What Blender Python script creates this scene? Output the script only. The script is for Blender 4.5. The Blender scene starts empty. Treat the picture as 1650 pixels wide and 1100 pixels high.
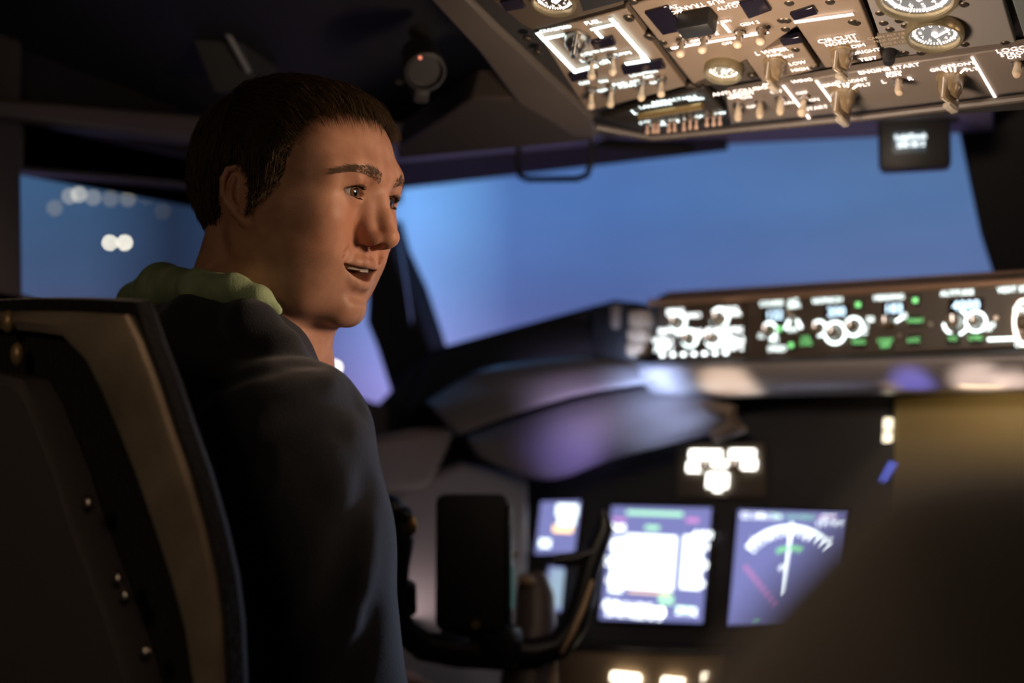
import bpy, bmesh, math, random
import numpy as np
from mathutils import Vector, Matrix
R = math.radians
C = bpy.context.scene.collection

# ---------------------------------------------------------------- camera, world, light, exposure
SC = bpy.context.scene
CAM = Vector((0.49, 0.0, 0.95)); YAW = R(34.0); PITCH = R(3.7); FPX = 2292.0
F0 = Vector((-math.sin(YAW), math.cos(YAW), 0)); RT = Vector((math.cos(YAW), math.sin(YAW), 0))
FW = F0*math.cos(PITCH) + Vector((0, 0, math.sin(PITCH))); UP = -F0*math.sin(PITCH) + Vector((0, 0, math.cos(PITCH)))
def ray(px, py): return FW + RT*((px-825)/FPX) + UP*((550-py)/FPX)
def at(px, py, d): return CAM + ray(px, py)*d                 # a point seen at a pixel, d metres deep
def on_y(px, py, y):                                           # ... on the upright plane at y
    r = ray(px, py); return CAM + r*((y-CAM.y)/r.y)
def on_plane(px, py, o, n):
    r = ray(px, py); return CAM + r*((o-CAM).dot(n)/r.dot(n))
cd = bpy.data.cameras.new('camera'); cam = bpy.data.objects.new('camera', cd); C.objects.link(cam)
cam.matrix_world = Matrix(((RT.x, UP.x, -FW.x, CAM.x), (RT.y, UP.y, -FW.y, CAM.y), (RT.z, UP.z, -FW.z, CAM.z), (0, 0, 0, 1)))
cd.sensor_width = 36; cd.lens = FPX*36/1650; cd.clip_start = 0.02; cd.clip_end = 50
cd.dof.use_dof = True; cd.dof.focus_distance = 1.265; cd.dof.aperture_fstop = 2.4; cd.dof.aperture_blades = 0
SC.camera = cam
SC.view_settings.view_transform = 'Standard'; SC.view_settings.look = 'None'
SC.view_settings.exposure = 0; SC.view_settings.gamma = 1; SC.view_settings.use_curve_mapping = False
def light(name, kind, loc, target, energy, col, size=.1, **k):
    l = bpy.data.lights.new(name, kind); l.energy = energy; l.color = col
    if kind == 'AREA': l.size = size
    elif kind == 'SPOT': l.shadow_soft_size = size; l.spot_size = k.get('spot', R(60)); l.spot_blend = k.get('blend', .6)
    else: l.shadow_soft_size = size
    o = bpy.data.objects.new(name, l); C.objects.link(o); o.location = loc
    if target is not None: o.rotation_euler = (Vector(target)-Vector(loc)).to_track_quat('-Z', 'Y').to_euler()
    return o
WARM = (1, .66, .42)
w = bpy.data.worlds.new('dark_hangar'); SC.world = w; w.use_nodes = True; bg = w.node_tree.nodes['Background']; bg.inputs[0].default_value = (.004, .005, .008, 1); bg.inputs[1].default_value = 1
light('face_key', 'SPOT', Vector((.60, 1.33, 1.22)), Vector((-.33, .96, 1.10)), 30, (1, .69, .48), .13, spot=R(30), blend=.8)  # added key spot on the face, supplementing the weak panel light
light('face_fill', 'AREA', Vector((.70, 1.10, 1.30)), Vector((-.35, .95, 1.0)), .5, WARM, .16)  # unseen soft fill added from the same side as the key
light('rear_fill', 'AREA', Vector((.15, -.55, 1.45)), Vector((-.3, .7, .9)), 1.3, (1, .74, .5), .25)  # unseen warm fill added behind the camera for the seat back
light('overhead_fill', 'AREA', Vector((-.05, 1.05, 1.10)), Vector((0, 1.35, 1.32)), 1.9, (1, .78, .6), .10)  # unseen fill added to brighten the overhead panels
light('glareshield_flood', 'AREA', Vector((.0, 1.74, 1.02)), Vector((-.02, 1.9, .9)), .12, (1, .72, .36), .05)
# unseen spots added to throw patches of light on the lip of the glareshield
def lip_spot(name, px, energy, col, spot, py=608):
    t = on_y(px, py, 1.73); light(name, 'SPOT', Vector((t.x, 1.58, .80)), t, energy, col, .012, spot=R(spot), blend=.7)
lip_spot('lip_patch_spot', 1178, 6, (1, .78, .58), 22); lip_spot('lip_patch_spot', 1580, 6, (1, .80, .66), 18); lip_spot('lip_patch_spot', 1640, 6, (1, .80, .66), 12)
lip_spot('lip_patch_spot', 1437, 2, (1, .70, .42), 6, 622); lip_spot('lip_patch_spot', 1474, 4, (.25, .25, 1), 14, 600)
def glow(px, py, tx, ty, energy, col, spot): light('glow_fill', 'SPOT', on_y(px, py, 1.50), on_y(tx, ty, 1.73), energy, col, .03, spot=R(spot), blend=1)  # unseen spots added to stand in for display light on the hood
glow(1020, 800, 1045, 596, 22, (.45, .60, 1), 26); glow(940, 830, 930, 620, 7, (.62, .52, .9), 34); glow(900, 860, 915, 722, 5, (.42, .34, 1), 30); glow(1080, 840, 1060, 680, 7, (.5, .62, 1), 30)
light('glow_fill', 'AREA', on_y(700, 950, 1.60), on_y(680, 780, 2.0), .035, (.85, .68, .66), .08)  # unseen warm fill added for the lower front wall
light('glow_fill', 'SPOT', Vector((-.08, 1.60, .70)), at(600, 900, 1.2), 8, (.62, .72, 1), .04, spot=R(36), blend=1)  # unseen spot added for a bluish rim on the right arm
light('seat_edge_fill', 'SPOT', Vector((-.30, .23, .97)), Vector((.38, .29, .86)), 5, (1, .70, .46), .03, spot=R(30), blend=1)  # unseen spot added to light the rounded edge of the near seat
# ---------------------------------------------------------------- implicit surfaces
f32 = np.float32
def smin(a, b, k):
    h = np.clip(0.5+0.5*(b-a)/k, 0, 1); return b+(a-b)*h-k*h*(1-h)
def smax(a, b, k): return -smin(-a, -b, k)
def ell(P, c, r, M=None):
    q = [P[i]-f32(c[i]) for i in range(3)]
    if M is not None: q = [M[0][i]*q[0]+M[1][i]*q[1]+M[2][i]*q[2] for i in range(3)]
    a = np.sqrt((q[0]/r[0])**2+(q[1]/r[1])**2+(q[2]/r[2])**2)+1e-6
    b = np.sqrt((q[0]/r[0]**2)**2+(q[1]/r[1]**2)**2+(q[2]/r[2]**2)**2)+1e-9
    return a*(a-1)/b
def cap(P, a, b, ra, rb=None):
    if rb is None: rb = ra
    d = [b[i]-a[i] for i in range(3)]; L = sum(x*x for x in d)+1e-9
    t = np.clip(sum((P[i]-f32(a[i]))*f32(d[i]) for i in range(3))/f32(L), 0, 1)
    return np.sqrt(sum((P[i]-f32(a[i])-t*f32(d[i]))**2 for i in range(3)))-(ra+t*(rb-ra))
def chain(P, pts, rs, k=4):
    o = None
    for i in range(len(pts)-1):
        s = cap(P, pts[i], pts[i+1], rs[i], rs[i+1]); o = s if o is None else smin(o, s, k)
    return o
def rotm(ax, deg): return [list(r) for r in Matrix.Rotation(R(deg), 3, ax)]
def surface_net(xs, ys, zs, D):
    """vertices and quads of the zero level of D on a (possibly uneven) grid"""
    s = D < 0
    nx, ny, nz = D.shape
    cs = [(i, j, k) for i in (0, 1) for j in (0, 1) for k in (0, 1)]
    sl = lambda A, c: A[c[0]:nx-1+c[0], c[1]:ny-1+c[1], c[2]:nz-1+c[2]]
    cnt = sum(sl(s, c).astype(np.int8) for c in cs)
    act = (cnt > 0) & (cnt < 8)
    I, J, K = np.nonzero(act)
    acc = np.zeros((len(I), 3)); n = np.zeros(len(I))
    for a in cs:
        for ax in range(3):
            if a[ax]: continue
            b = list(a); b[ax] = 1
            da = D[I+a[0], J+a[1], K+a[2]]; db = D[I+b[0], J+b[1], K+b[2]]
            m = (da < 0) != (db < 0)
            t = np.where(m, da/np.where(m, da-db, 1), 0)
            o = np.array([np.full(len(I), float(a[q])) for q in range(3)]); o[ax] = t
            acc += np.where(m, o, 0).T; n += m
    u = acc/n[:, None]
    V = np.stack([xs[I]+u[:, 0]*(xs[I+1]-xs[I]), ys[J]+u[:, 1]*(ys[J+1]-ys[J]), zs[K]+u[:, 2]*(zs[K+1]-zs[K])], 1)
    idx = -np.ones((nx-1, ny-1, nz-1), np.int64); idx[I, J, K] = np.arange(len(I))
    Q = []
    for ax in range(3):
        lo = [slice(1, -1)]*3; lo[ax] = slice(0, -1); hi = [slice(1, -1)]*3; hi[ax] = slice(1, None)
        A = s[tuple(lo)]; B = s[tuple(hi)]
        for inv in (False, True):
            m = (A & ~B) if not inv else (~A & B)
            g = np.array(np.nonzero(m)); off = np.array([[1], [1], [1]]); off[ax] = 0; g = g+off
            o1, o2 = [(1, 2), (2, 0), (0, 1)][ax]
            def vid(d1, d2):
                h = g.copy(); h[o1] -= d1; h[o2] -= d2; return idx[h[0], h[1], h[2]]
            q = np.stack([vid(1, 1), vid(0, 1), vid(0, 0), vid(1, 0)], 1)
            Q.append(q if not inv else q[:, ::-1])
    Q = np.concatenate(Q); return V, Q[(Q >= 0).all(1)]
def mesh_np(name, V, Q, smooth=True):
    me = bpy.data.meshes.new(name); n = len(Q); w = Q.shape[1]
    me.vertices.add(len(V)); me.vertices.foreach_set('co', np.asarray(V, f32).ravel())
    me.loops.add(n*w); me.loops.foreach_set('vertex_index', Q.ravel().astype(np.int32))
    me.polygons.add(n); me.polygons.foreach_set('loop_start', np.arange(0, n*w, w, dtype=np.int32))
    me.polygons.foreach_set('use_smooth', np.full(n, smooth)); me.update(calc_edges=True); me.validate()
    return me
def net_grid(a, b, h): return np.arange(a, b+h, h)
def field(xs, ys, zs, fn, M=None):
    X, Y, Z = np.meshgrid(xs.astype(f32), ys.astype(f32), zs.astype(f32), indexing='ij')
    return fn([X, Y, Z])
def noise3(P, f, seed=0):
    """cheap smooth pseudo-noise: sums of sines"""
    rs = np.random.RandomState(seed); o = 0
    for i in range(5):
        k = rs.normal(size=3)*f; o = o+np.sin(P[0]*f32(k[0])+P[1]*f32(k[1])+P[2]*f32(k[2])+f32(rs.uniform(0, 6.28)))
    return o/5
# ---------------------------------------------------------------- materials
def mat(name, col=(.5, .5, .5), rough=.5, metal=0, emit=None, es=0, bump=0, bscale=200, vary=0, vscale=8, spec=.5, trans=0, alpha=1, coat=0, sss=0, sheen=0):
    m = bpy.data.materials.new(name); m.use_nodes = True; nt = m.node_tree; b = nt.nodes['Principled BSDF']; I = b.inputs
    I['Base Color'].default_value = (*col, 1); I['Roughness'].default_value = rough; I['Metallic'].default_value = metal
    I['Specular IOR Level'].default_value = spec; I['Transmission Weight'].default_value = trans; I['Alpha'].default_value = alpha
    I['Coat Weight'].default_value = coat; I['Sheen Weight'].default_value = sheen
    if sss: I['Subsurface Weight'].default_value = sss; I['Subsurface Radius'].default_value = (.012, .005, .003); I['Subsurface Scale'].default_value = 1
    if emit: I['Emission Color'].default_value = (*emit, 1); I['Emission Strength'].default_value = es
    tc = nt.nodes.new('ShaderNodeTexCoord')
    if vary:
        n = nt.nodes.new('ShaderNodeTexNoise'); n.inputs['Scale'].default_value = vscale; n.inputs['Detail'].default_value = 5
        nt.links.new(tc.outputs['Object'], n.inputs['Vector'])
        r = nt.nodes.new('ShaderNodeMapRange'); r.inputs['From Min'].default_value = .3; r.inputs['From Max'].default_value = .7
        r.inputs['To Min'].default_value = 1-vary; r.inputs['To Max'].default_value = 1+vary
        x = nt.nodes.new('ShaderNodeVectorMath'); x.operation = 'SCALE'; x.inputs[0].default_value = col
        nt.links.new(n.outputs['Fac'], r.inputs['Value']); nt.links.new(r.outputs[0], x.inputs['Scale']); nt.links.new(x.outputs[0], I['Base Color'])
    if bump:
        n = nt.nodes.new('ShaderNodeTexNoise'); n.inputs['Scale'].default_value = bscale; n.inputs['Detail'].default_value = 3
        nt.links.new(tc.outputs['Object'], n.inputs['Vector'])
        u = nt.nodes.new('ShaderNodeBump'); u.inputs['Strength'].default_value = bump; u.inputs['Distance'].default_value = .002
        nt.links.new(n.outputs['Fac'], u.inputs['Height']); nt.links.new(u.outputs[0], I['Normal'])
    return m
def lamp_mat(name, col, es): return mat(name, (.02, .02, .02), .4, emit=col, es=es)
# ---------------------------------------------------------------- mesh builder
class MB:
    def __init__(s, M=None): s.v = []; s.f = []; s.M = M or Matrix.Identity(4)
    def add(s, vs, fs, M=None):
        T = s.M @ M if M is not None else s.M; o = len(s.v)
        s.v += [T @ Vector(p) for p in vs]; s.f += [[i+o for i in f] for f in fs]; return s
    def box(s, c, d, M=None, b=0.0):
        bm = bmesh.new(); bmesh.ops.create_cube(bm, size=1); bmesh.ops.scale(bm, vec=d, verts=bm.verts)
        if b: bmesh.ops.bevel(bm, geom=bm.edges[:]+bm.verts[:], offset=b, segments=2, profile=.5, affect='EDGES')
        bmesh.ops.translate(bm, vec=c, verts=bm.verts); bm.verts.index_update()
        s.add([v.co.copy() for v in bm.verts], [[v.index for v in f.verts] for f in bm.faces], M); bm.free(); return s
    def lathe(s, prof, n=24, M=None):                         # profile of (radius, height) round z
        vs, fs = [], []
        for r, h in prof:
            for i in range(n): a = 2*math.pi*i/n; vs.append((r*math.cos(a), r*math.sin(a), h))
        for k in range(len(prof)-1):
            for i in range(n): j = (i+1) % n; fs.append([k*n+i, k*n+j, (k+1)*n+j, (k+1)*n+i])
        fs.append(list(range(n))[::-1]); fs.append([(len(prof)-1)*n+i for i in range(n)]); return s.add(vs, fs, M)
    def ball(s, c, r, M=None, n=16):
        r = (r, r, r) if not hasattr(r, '__len__') else r; m = n//2
        pr = [(math.sin(math.pi*k/m), -math.cos(math.pi*k/m)) for k in range(m+1)]; pr[0] = (.02, -1); pr[-1] = (.02, 1)
        T = Matrix.Translation(c) @ Matrix.Diagonal((*r, 1)); return s.lathe(pr, n, T if M is None else M @ T)
    def tube(s, pts, r, n=10, closed=False):
        pts = [Vector(p) for p in pts]; rs = r if hasattr(r, '__len__') else [r]*len(pts); vs, fs = [], []; up = None; N = len(pts)
        for i, p in enumerate(pts):
            t = ((pts[(i+1) % N] if closed or i < N-1 else p)-(pts[i-1] if closed or i > 0 else p)).normalized()
            if up is None: up = Vector((0, 0, 1)) if abs(t.z) < .9 else Vector((1, 0, 0))
            a = t.cross(up).normalized(); up = a.cross(t).normalized()
            for k in range(n): q = 2*math.pi*k/n; vs.append(p+(a*math.cos(q)+up*math.sin(q))*rs[i])
        for i in range(N if closed else N-1):
            for k in range(n):
                j = (k+1) % n; i2 = (i+1) % N; fs.append([i*n+k, i*n+j, i2*n+j, i2*n+k])
        if not closed: fs.append(list(range(n))[::-1]); fs.append([(N-1)*n+k for k in range(n)])
        return s.add(vs, fs)
    def prism(s, poly, vec):                                   # polygon of world points pushed along vec
        n = len(poly); P = [Vector(p) for p in poly]; v = Vector(vec)
        return s.add(P+[p+v for p in P], [list(range(n)), [n+i for i in range(n)][::-1]]+[[i, n+i, n+(i+1) % n, (i+1) % n] for i in range(n)])
    def loft(s, rows, close=False):
        n = len(rows[0]); fs = []
        for i in range(len(rows)-1):
            for k in range(n if close else n-1):
                j = (k+1) % n; fs.append([i*n+k, i*n+j, (i+1)*n+j, (i+1)*n+k])
        return s.add([p for r in rows for p in r], fs)
    def text(s, t, size, M, depth=0, rot=0):
        vs, fs = text_geo(t); return s.add([(x*size, y*size, depth) for x, y in vs], fs, M @ Matrix.Rotation(rot, 4, 'Z'))
    def build(s, name, m, parent=None, smooth=True, bev=0, solid=0, sub=0, loc=None):
        me = bpy.data.meshes.new(name)
        o = bpy.data.objects.new(name, me); C.objects.link(o)
        W = o.matrix_world.copy()
        if loc is not None: W = Matrix.Translation(loc)
        if parent is not None: W = parent_world(parent)
        Wi = W.inverted(); me.from_pydata([Wi @ p for p in s.v], [], s.f); me.validate()
        bm = bmesh.new(); bm.from_mesh(me); bmesh.ops.recalc_face_normals(bm, faces=bm.faces); bm.to_mesh(me); bm.free()
        if smooth:
            me.polygons.foreach_set('use_smooth', [True]*len(me.polygons)); me.set_sharp_from_angle(angle=R(38))
        me.materials.append(m)
        if parent is not None: o.parent = parent
        else: o.matrix_world = W
        PW[o.name] = W
        if solid:
            d = o.modifiers.new('solid', 'SOLIDIFY'); d.thickness = solid; d.offset = 0
        if sub:
            d = o.modifiers.new('sub', 'SUBSURF'); d.levels = sub; d.render_levels = sub
        if bev:
            d = o.modifiers.new('bev', 'BEVEL'); d.width = bev; d.segments = 2; d.limit_method = 'ANGLE'; d.angle_limit = R(40)
        return o
PW = {}                                                        # world matrices as built (children carry identity offsets)
def parent_world(p): return PW[p.name]
TG = {}
def text_geo(t):
    if t not in TG:
        cu = bpy.data.curves.new('t', 'FONT'); cu.body = t; cu.align_x = 'CENTER'; cu.align_y = 'CENTER'; cu.resolution_u = 2
        o = bpy.data.objects.new('t', cu); me = o.to_mesh()
        TG[t] = ([(v.co.x, v.co.y) for v in me.vertices], [list(p.vertices) for p in me.polygons]); o.to_mesh_clear()
        bpy.data.objects.remove(o); bpy.data.curves.remove(cu)
    return TG[t]
def tag(o, label, cat, group=None):
    o['label'] = label; o['category'] = cat
    if group: o['group'] = group
    return o
def thing(name, label, cat, M=None, group=None):
    o = bpy.data.objects.new(name, None); C.objects.link(o); o.empty_display_size = .05
    M = M if M is not None else Matrix.Identity(4)
    o.matrix_world = M; PW[o.name] = M.copy(); return tag(o, label, cat, group)
def struct(o): o['kind'] = 'structure'; return o
def frame(o, x, y, z):
    M = Matrix((x, y, z)).transposed().to_4x4(); M.translation = o; return M
# ================================================================ the cockpit
black = mat('black_plastic', (.012, .012, .013), .5, vary=.2, vscale=40)
softblack = mat('black_soft', (.008, .008, .009), .8)
liner = mat('dark_liner', (.020, .019, .019), .7, bump=.1, bscale=300)
greyp = mat('grey_cockpit_plastic', (.11, .105, .11), .42, bump=.08, bscale=350, vary=.1, vscale=12)
brownp = mat('brown_panel_paint', (.21, .155, .11), .5, bump=.08, bscale=600, vary=.06, vscale=40)
railp = mat('rail_paint', (.095, .076, .063), .5, vary=.1)
ivory = mat('ivory_plastic', (.62, .50, .36), .35, coat=.3)
amberk = mat('amber_knob', (.21, .15, .085), .25, spec=.6, coat=.5)
chrome = mat('brushed_steel', (.55, .5, .45), .3, metal=1)
screwm = mat('dark_screw', (.10, .08, .06), .4, metal=.8)
glassk = mat('clear_tip', (.7, .62, .5), .12, spec=.6, trans=.5)
warm = lamp_mat('lit_legend', (1, .82, .70), 4.0)
paintw = mat('white_mark', (.7, .66, .6), .5)
cool = lamp_mat('lit_legend_cool', (.86, 1, .98), 4.0)
white = lamp_mat('lit_white', (.93, 1, 1), 5)
bluew = lamp_mat('lit_digits', (.62, .84, 1), 4)
green = lamp_mat('lit_green', (.26, .85, .26), 1.9)
amber = lamp_mat('lit_amber', (1, .62, .28), 2.5)
darkwin = mat('dark_window', (.010, .008, .016), .15, spec=.7)
facem = mat('gauge_face', (.02, .018, .014), .5)
def thin_glass(name, tint=(1, 1, 1), refl=.05):
    m = bpy.data.materials.new(name); m.use_nodes = True; nt = m.node_tree; nt.nodes.clear()
    t = nt.nodes.new('ShaderNodeBsdfTransparent'); t.inputs[0].default_value = (*tint, 1); g = nt.nodes.new('ShaderNodeBsdfGlossy'); g.inputs['Roughness'].default_value = .02
    x = nt.nodes.new('ShaderNodeMixShader'); lw = nt.nodes.new('ShaderNodeFresnel'); lw.inputs[0].default_value = 1.07; o = nt.nodes.new('ShaderNodeOutputMaterial')
    nt.links.new(lw.outputs[0], x.inputs[0]); nt.links.new(t.outputs[0], x.inputs[1]); nt.links.new(g.outputs[0], x.inputs[2]); nt.links.new(x.outputs[0], o.inputs[0]); return m
pane_m = thin_glass('window_glass')
# ---------------------------------------------------------------- the simulator's screen outside the windows
def screen_material():
    m = bpy.data.materials.new('projected_dusk'); m.use_nodes = True; nt = m.node_tree; L = nt.links; nt.nodes.clear()
    o = nt.nodes.new('ShaderNodeOutputMaterial'); e = nt.nodes.new('ShaderNodeEmission'); L.new(e.outputs[0], o.inputs[0])
    tc = nt.nodes.new('ShaderNodeTexCoord'); sp = nt.nodes.new('ShaderNodeSeparateXYZ'); L.new(tc.outputs['Object'], sp.inputs[0])
    mr = nt.nodes.new('ShaderNodeMapRange'); mr.inputs['From Min'].default_value = .7; mr.inputs['From Max'].default_value = 1.9; L.new(sp.outputs['Z'], mr.inputs['Value'])
    cr = nt.nodes.new('ShaderNodeValToRGB'); L.new(mr.outputs[0], cr.inputs[0]); E = cr.color_ramp.elements
    E[0].position = 0; E[0].color = (.22, .17, .43, 1); E[1].position = 1; E[1].color = (.085, .20, .46, 1)
    for p, c in ((.30, (.165, .165, .44, 1)), (.60, (.095, .185, .45, 1)), (.8, (.08, .20, .475, 1))): n = E.new(p); n.color = c
    # how the projected dusk changes from left to right
    m2 = nt.nodes.new('ShaderNodeMapRange'); m2.inputs['From Min'].default_value = -3.0; m2.inputs['From Max'].default_value = -.4; L.new(sp.outputs['X'], m2.inputs['Value'])
    xr_ = nt.nodes.new('ShaderNodeValToRGB'); L.new(m2.outputs[0], xr_.inputs[0]); X_ = xr_.color_ramp.elements
    X_[0].position = 0; X_[0].color = (.62, .56, .48, 1); X_[1].position = 1; X_[1].color = (1.12, .88, .80, 1)
    for x_, c in ((-2.86, (.52, .47, .40, 1)), (-2.72, (.17, .13, .12, 1)), (-2.55, (.30, .28, .26, 1)), (-2.40, (1.05, .94, .92, 1)), (-2.22, (2.3, 2.15, 1.95, 1)), (-2.12, (1.75, 1.65, 1.5, 1)), (-1.98, (1.0, .88, .96, 1)), (-1.7, (.92, .82, .88, 1)), (-1.0, (1.08, .86, .78, 1))): e_ = X_.new((x_+3.0)/2.6); e_.color = c
    r_ = nt.nodes.new('ShaderNodeMix'); r_.data_type = 'RGBA'; r_.blend_type = 'MULTIPLY'; r_.inputs[0].default_value = 1; L.new(cr.outputs[0], r_.inputs[6]); L.new(xr_.outputs[0], r_.inputs[7])
    n = nt.nodes.new('ShaderNodeTexNoise'); n.inputs['Scale'].default_value = 1.1; n.inputs['Detail'].default_value = 4
    mp = nt.nodes.new('ShaderNodeMapping'); mp.inputs['Scale'].default_value = (1, 1, 2.4); L.new(tc.outputs['Object'], mp.inputs[0]); L.new(mp.outputs[0], n.inputs['Vector'])
    k = nt.nodes.new('ShaderNodeMapRange'); k.inputs['From Min'].default_value = .3; k.inputs['From Max'].default_value = .7; k.inputs['To Min'].default_value = .84; k.inputs['To Max'].default_value = 1.12; L.new(n.outputs['Fac'], k.inputs['Value'])
    x = nt.nodes.new('ShaderNodeVectorMath'); x.operation = 'SCALE'; L.new(r_.outputs[2], x.inputs[0]); L.new(k.outputs[0], x.inputs['Scale']); L.new(x.outputs[0], e.inputs['Color']); e.inputs['Strength'].default_value = 1.0
    return m
SC0 = Vector((0, .9, 0)); SR = 3.4
b = MB(); rows = []
for z in (-.6, .4, 1.2, 2.0, 3.2): rows.append([SC0+Vector((SR*math.sin(R(a)), SR*math.cos(R(a)), z)) for a in range(-120, 81, 4)])
b.loft(rows)
scr = b.build('projection_screen', screen_material(), loc=(0, 0, 0)); tag(scr, 'curved blue dusk projection screen beyond the cockpit windows', 'screen')
def on_screen(px, py):
    r = ray(px, py); o = CAM-SC0; A = r.x**2+r.y**2; B = 2*(o.x*r.x+o.y*r.y); c = o.x**2+o.y**2-(SR-.012)**2
    t = (-B+math.sqrt(B*B-4*A*c))/(2*A); return CAM+r*t
for (u, v, s, rad) in ((177, 391, 5.0, .0055), (201, 391, 5.5, .0055), (112, 316, .55, .008), (127, 313, 1.0, .008), (150, 318, .45, .008), (178, 320, .22, .009), (206, 320, .25, .009), (88, 335, .22, .009), (236, 316, .08, .009), (262, 340, .06, .009), (540, 592, 4, .008)):
    b = MB(Matrix.Translation(on_screen(u, v))); b.ball((0, 0, 0), rad, n=10); b.build('city_light', lamp_mat('city_light', (1, .92, .72), s*3.0), scr)
# ---------------------------------------------------------------- shell of the flight deck
struct(MB().box((-.0, .9, -.03), (2.2, 3.2, .06)).build('floor', mat('dark_carpet', (.02, .02, .022), .95, bump=.5, bscale=400)))
WX = -1.0
def wl(px, py):                                                # a pixel on the left wall
    r = ray(px, py); return CAM+r*((WX-CAM.x)/r.x)
def left_poly(name, pts, m, t=.05, kind=True, parent=None):
    b = MB(); b.prism(pts, (-t, 0, 0)); o = b.build(name, m, parent, bev=.004)
    if kind and parent is None: struct(o)
    return o
zs1, zs2 = wl(45, 475).z, wl(628, 655).z
L_sill = lambda y: zs1+(zs2-zs1)*(y-wl(45, 475).y)/(wl(628, 655).y-wl(45, 475).y)
wy0, wy1 = wl(42, 300).y, 1.83
wtop0, wtop1 = wl(40, 275), wl(310, 300)
slope = (wtop1.z-wtop0.z)/(wtop1.y-wtop0.y)
wt = lambda y: wtop0.z+slope*(y-wtop0.y)
V3 = lambda *a: Vector(a)
left_poly('wall_left', [V3(WX, -.6, 0), V3(WX, -.6, L_sill(-.6)-.2), V3(WX, wy0, L_sill(wy0)), V3(WX, wy1, L_sill(wy1)), V3(WX, 2.2, .98), V3(WX, 2.2, 0)], greyp)
left_poly('trim_1', [V3(WX, .2, .9), V3(WX, .2, 1.6), V3(WX, wl(34, 210).y, 1.6), V3(WX, wl(34, 210).y, wl(34, 210).z), V3(WX, wy0, L_sill(wy0)-.02)], mat('post_paint', (.10, .08, .07), .6))
left_poly('trim_2', [V3(WX, wl(34, 210).y, wt(wy0)), V3(WX, wl(34, 210).y, wl(34, 205).z+.01), V3(WX, 1.84, wl(34, 205).z-.05), V3(WX, 1.84, wt(1.84))], greyp)
b = MB(); b.prism([wl(-60, 160)+V3(.03, 0, 0), wl(-60, 188)+V3(.03, 0, 0), wl(300, 233)+V3(.03, 0, 0), wl(330, 193)+V3(.03, 0, 0)], (-.05, .0, 0)); struct(b.build('trim_3', mat('trim_rail_paint', (.16, .13, .115), .45), bev=.006))
b = MB(); b.prism([V3(WX-.03, wy0-.03, L_sill(wy0-.03)-.03), V3(WX-.03, wy0-.03, wt(wy0)+.04), V3(WX-.03, wy1, wt(wy1)+.04), V3(WX-.03, wy1, L_sill(wy1)-.03)], (-.008, 0, 0)); struct(b.build('window_1', pane_m, smooth=False))
b = MB(); b.prism([V3(WX-.02, -.6, 1.30), V3(WX-.02, -.6, 1.64), V3(WX-.02, 1.9, 1.64), V3(WX-.02, 1.9, 1.345), V3(WX-.02, wl(34, 210).y, 1.345)], (-.04, 0, 0)); struct(b.build('wall_left', liner))
# windshield plane on the left pilot's side
WO = on_y(650, 560, 1.86); WE = (on_y(1580, 430, 2.12)-WO); WE.z = 0; WE.normalize(); WU = Vector((-WE.y*.0+.05, -.50, .86)).normalized(); WN = WE.cross(WU).normalized()
def ws(px, py, off=0): return on_plane(px, py, WO+WN*off, WN)
def ws_poly(name, px, m, t=.05, off=0, bev=.005, parent=None):
    b = MB(); b.prism([ws(u, v, off) for u, v in px], -WN*t if WN.y < 0 else WN*t); o = b.build(name, m, parent, bev=bev)
    if parent is None: struct(o)
    return o
post = mat('window_post_black', (.010, .010, .011), .6)
ws_poly('trim_4', [(596, 380), (626, 380), (640, 430), (668, 490), (694, 566), (735, 700), (650, 700), (628, 630), (606, 560), (590, 520)], post, .07)
ws_poly('trim_5', [(1538, 175), (1700, 150), (1760, 470), (1604, 455), (1580, 380), (1560, 285)], post, .09)
far = [ws(u, v) for u, v in ((540, 268), (640, 262), (1070, 245), (1112, 236), (1420, 221), (1600, 212))]; near = [on_y(u, v, 1.50) for u, v in ((1600, 140), (1150, 186), (960, 206), (640, 232), (540, 220))]
b = MB(); b.prism(far+near, (0, 0, .03)); struct(b.build('trim_6', mat('header_paint', (.21, .20, .22), .55), bev=.003))
b = MB(); b.prism([on_y(u, v, 1.62) for u, v in ((960, 228), (1100, 236), (1108, 250), (1066, 246), (955, 238))], (0, .03, .01)); vis = b.build('sun_visor', softblack, bev=.003); tag(vis, 'black pointed sun visor edge folded under the windshield header', 'sun visor')
ws_poly('window_2', [(620, 230), (1560, 200), (1640, 470), (680, 640)], pane_m, .006, .02, 0)
# sill and left corner below the windshield
b = MB(); b.prism([on_y(600, 655, 1.84), on_y(690, 560, 1.84), on_y(760, 560, 1.84), on_y(760, 760, 1.84), on_y(600, 760, 1.84)], (0, .05, 0)); struct(b.build('trim_7', softblack, bev=.01))
# corner panels under the left window
b = MB(); b.prism([at(560, 712, 1.95), at(668, 690, 2.05), at(735, 690, 2.12), at(690, 790, 2.06), at(600, 800, 1.95)], (-.04, .05, 0)); struct(b.build('trim_8', mat('side_ledge_paint', (.20, .155, .135), .5), bev=.012))
b = MB(); b.prism([at(600, 800, 2.0), at(740, 745, 2.14), at(850, 770, 2.16), at(850, 1120, 2.05), at(560, 1120, 1.9)], (-.04, .06, 0)); struct(b.build('wall_front', mat('lower_wall_paint', (.22, .19, .20), .4, bump=.05, bscale=100), bev=.012))
b = MB(); b.box((-.72, 1.99, .50), (.62, .04, 1.04)); b.box((.30, 1.99, .54), (1.44, .04, 1.12)); struct(b.build('wall_front', softblack))
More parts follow.
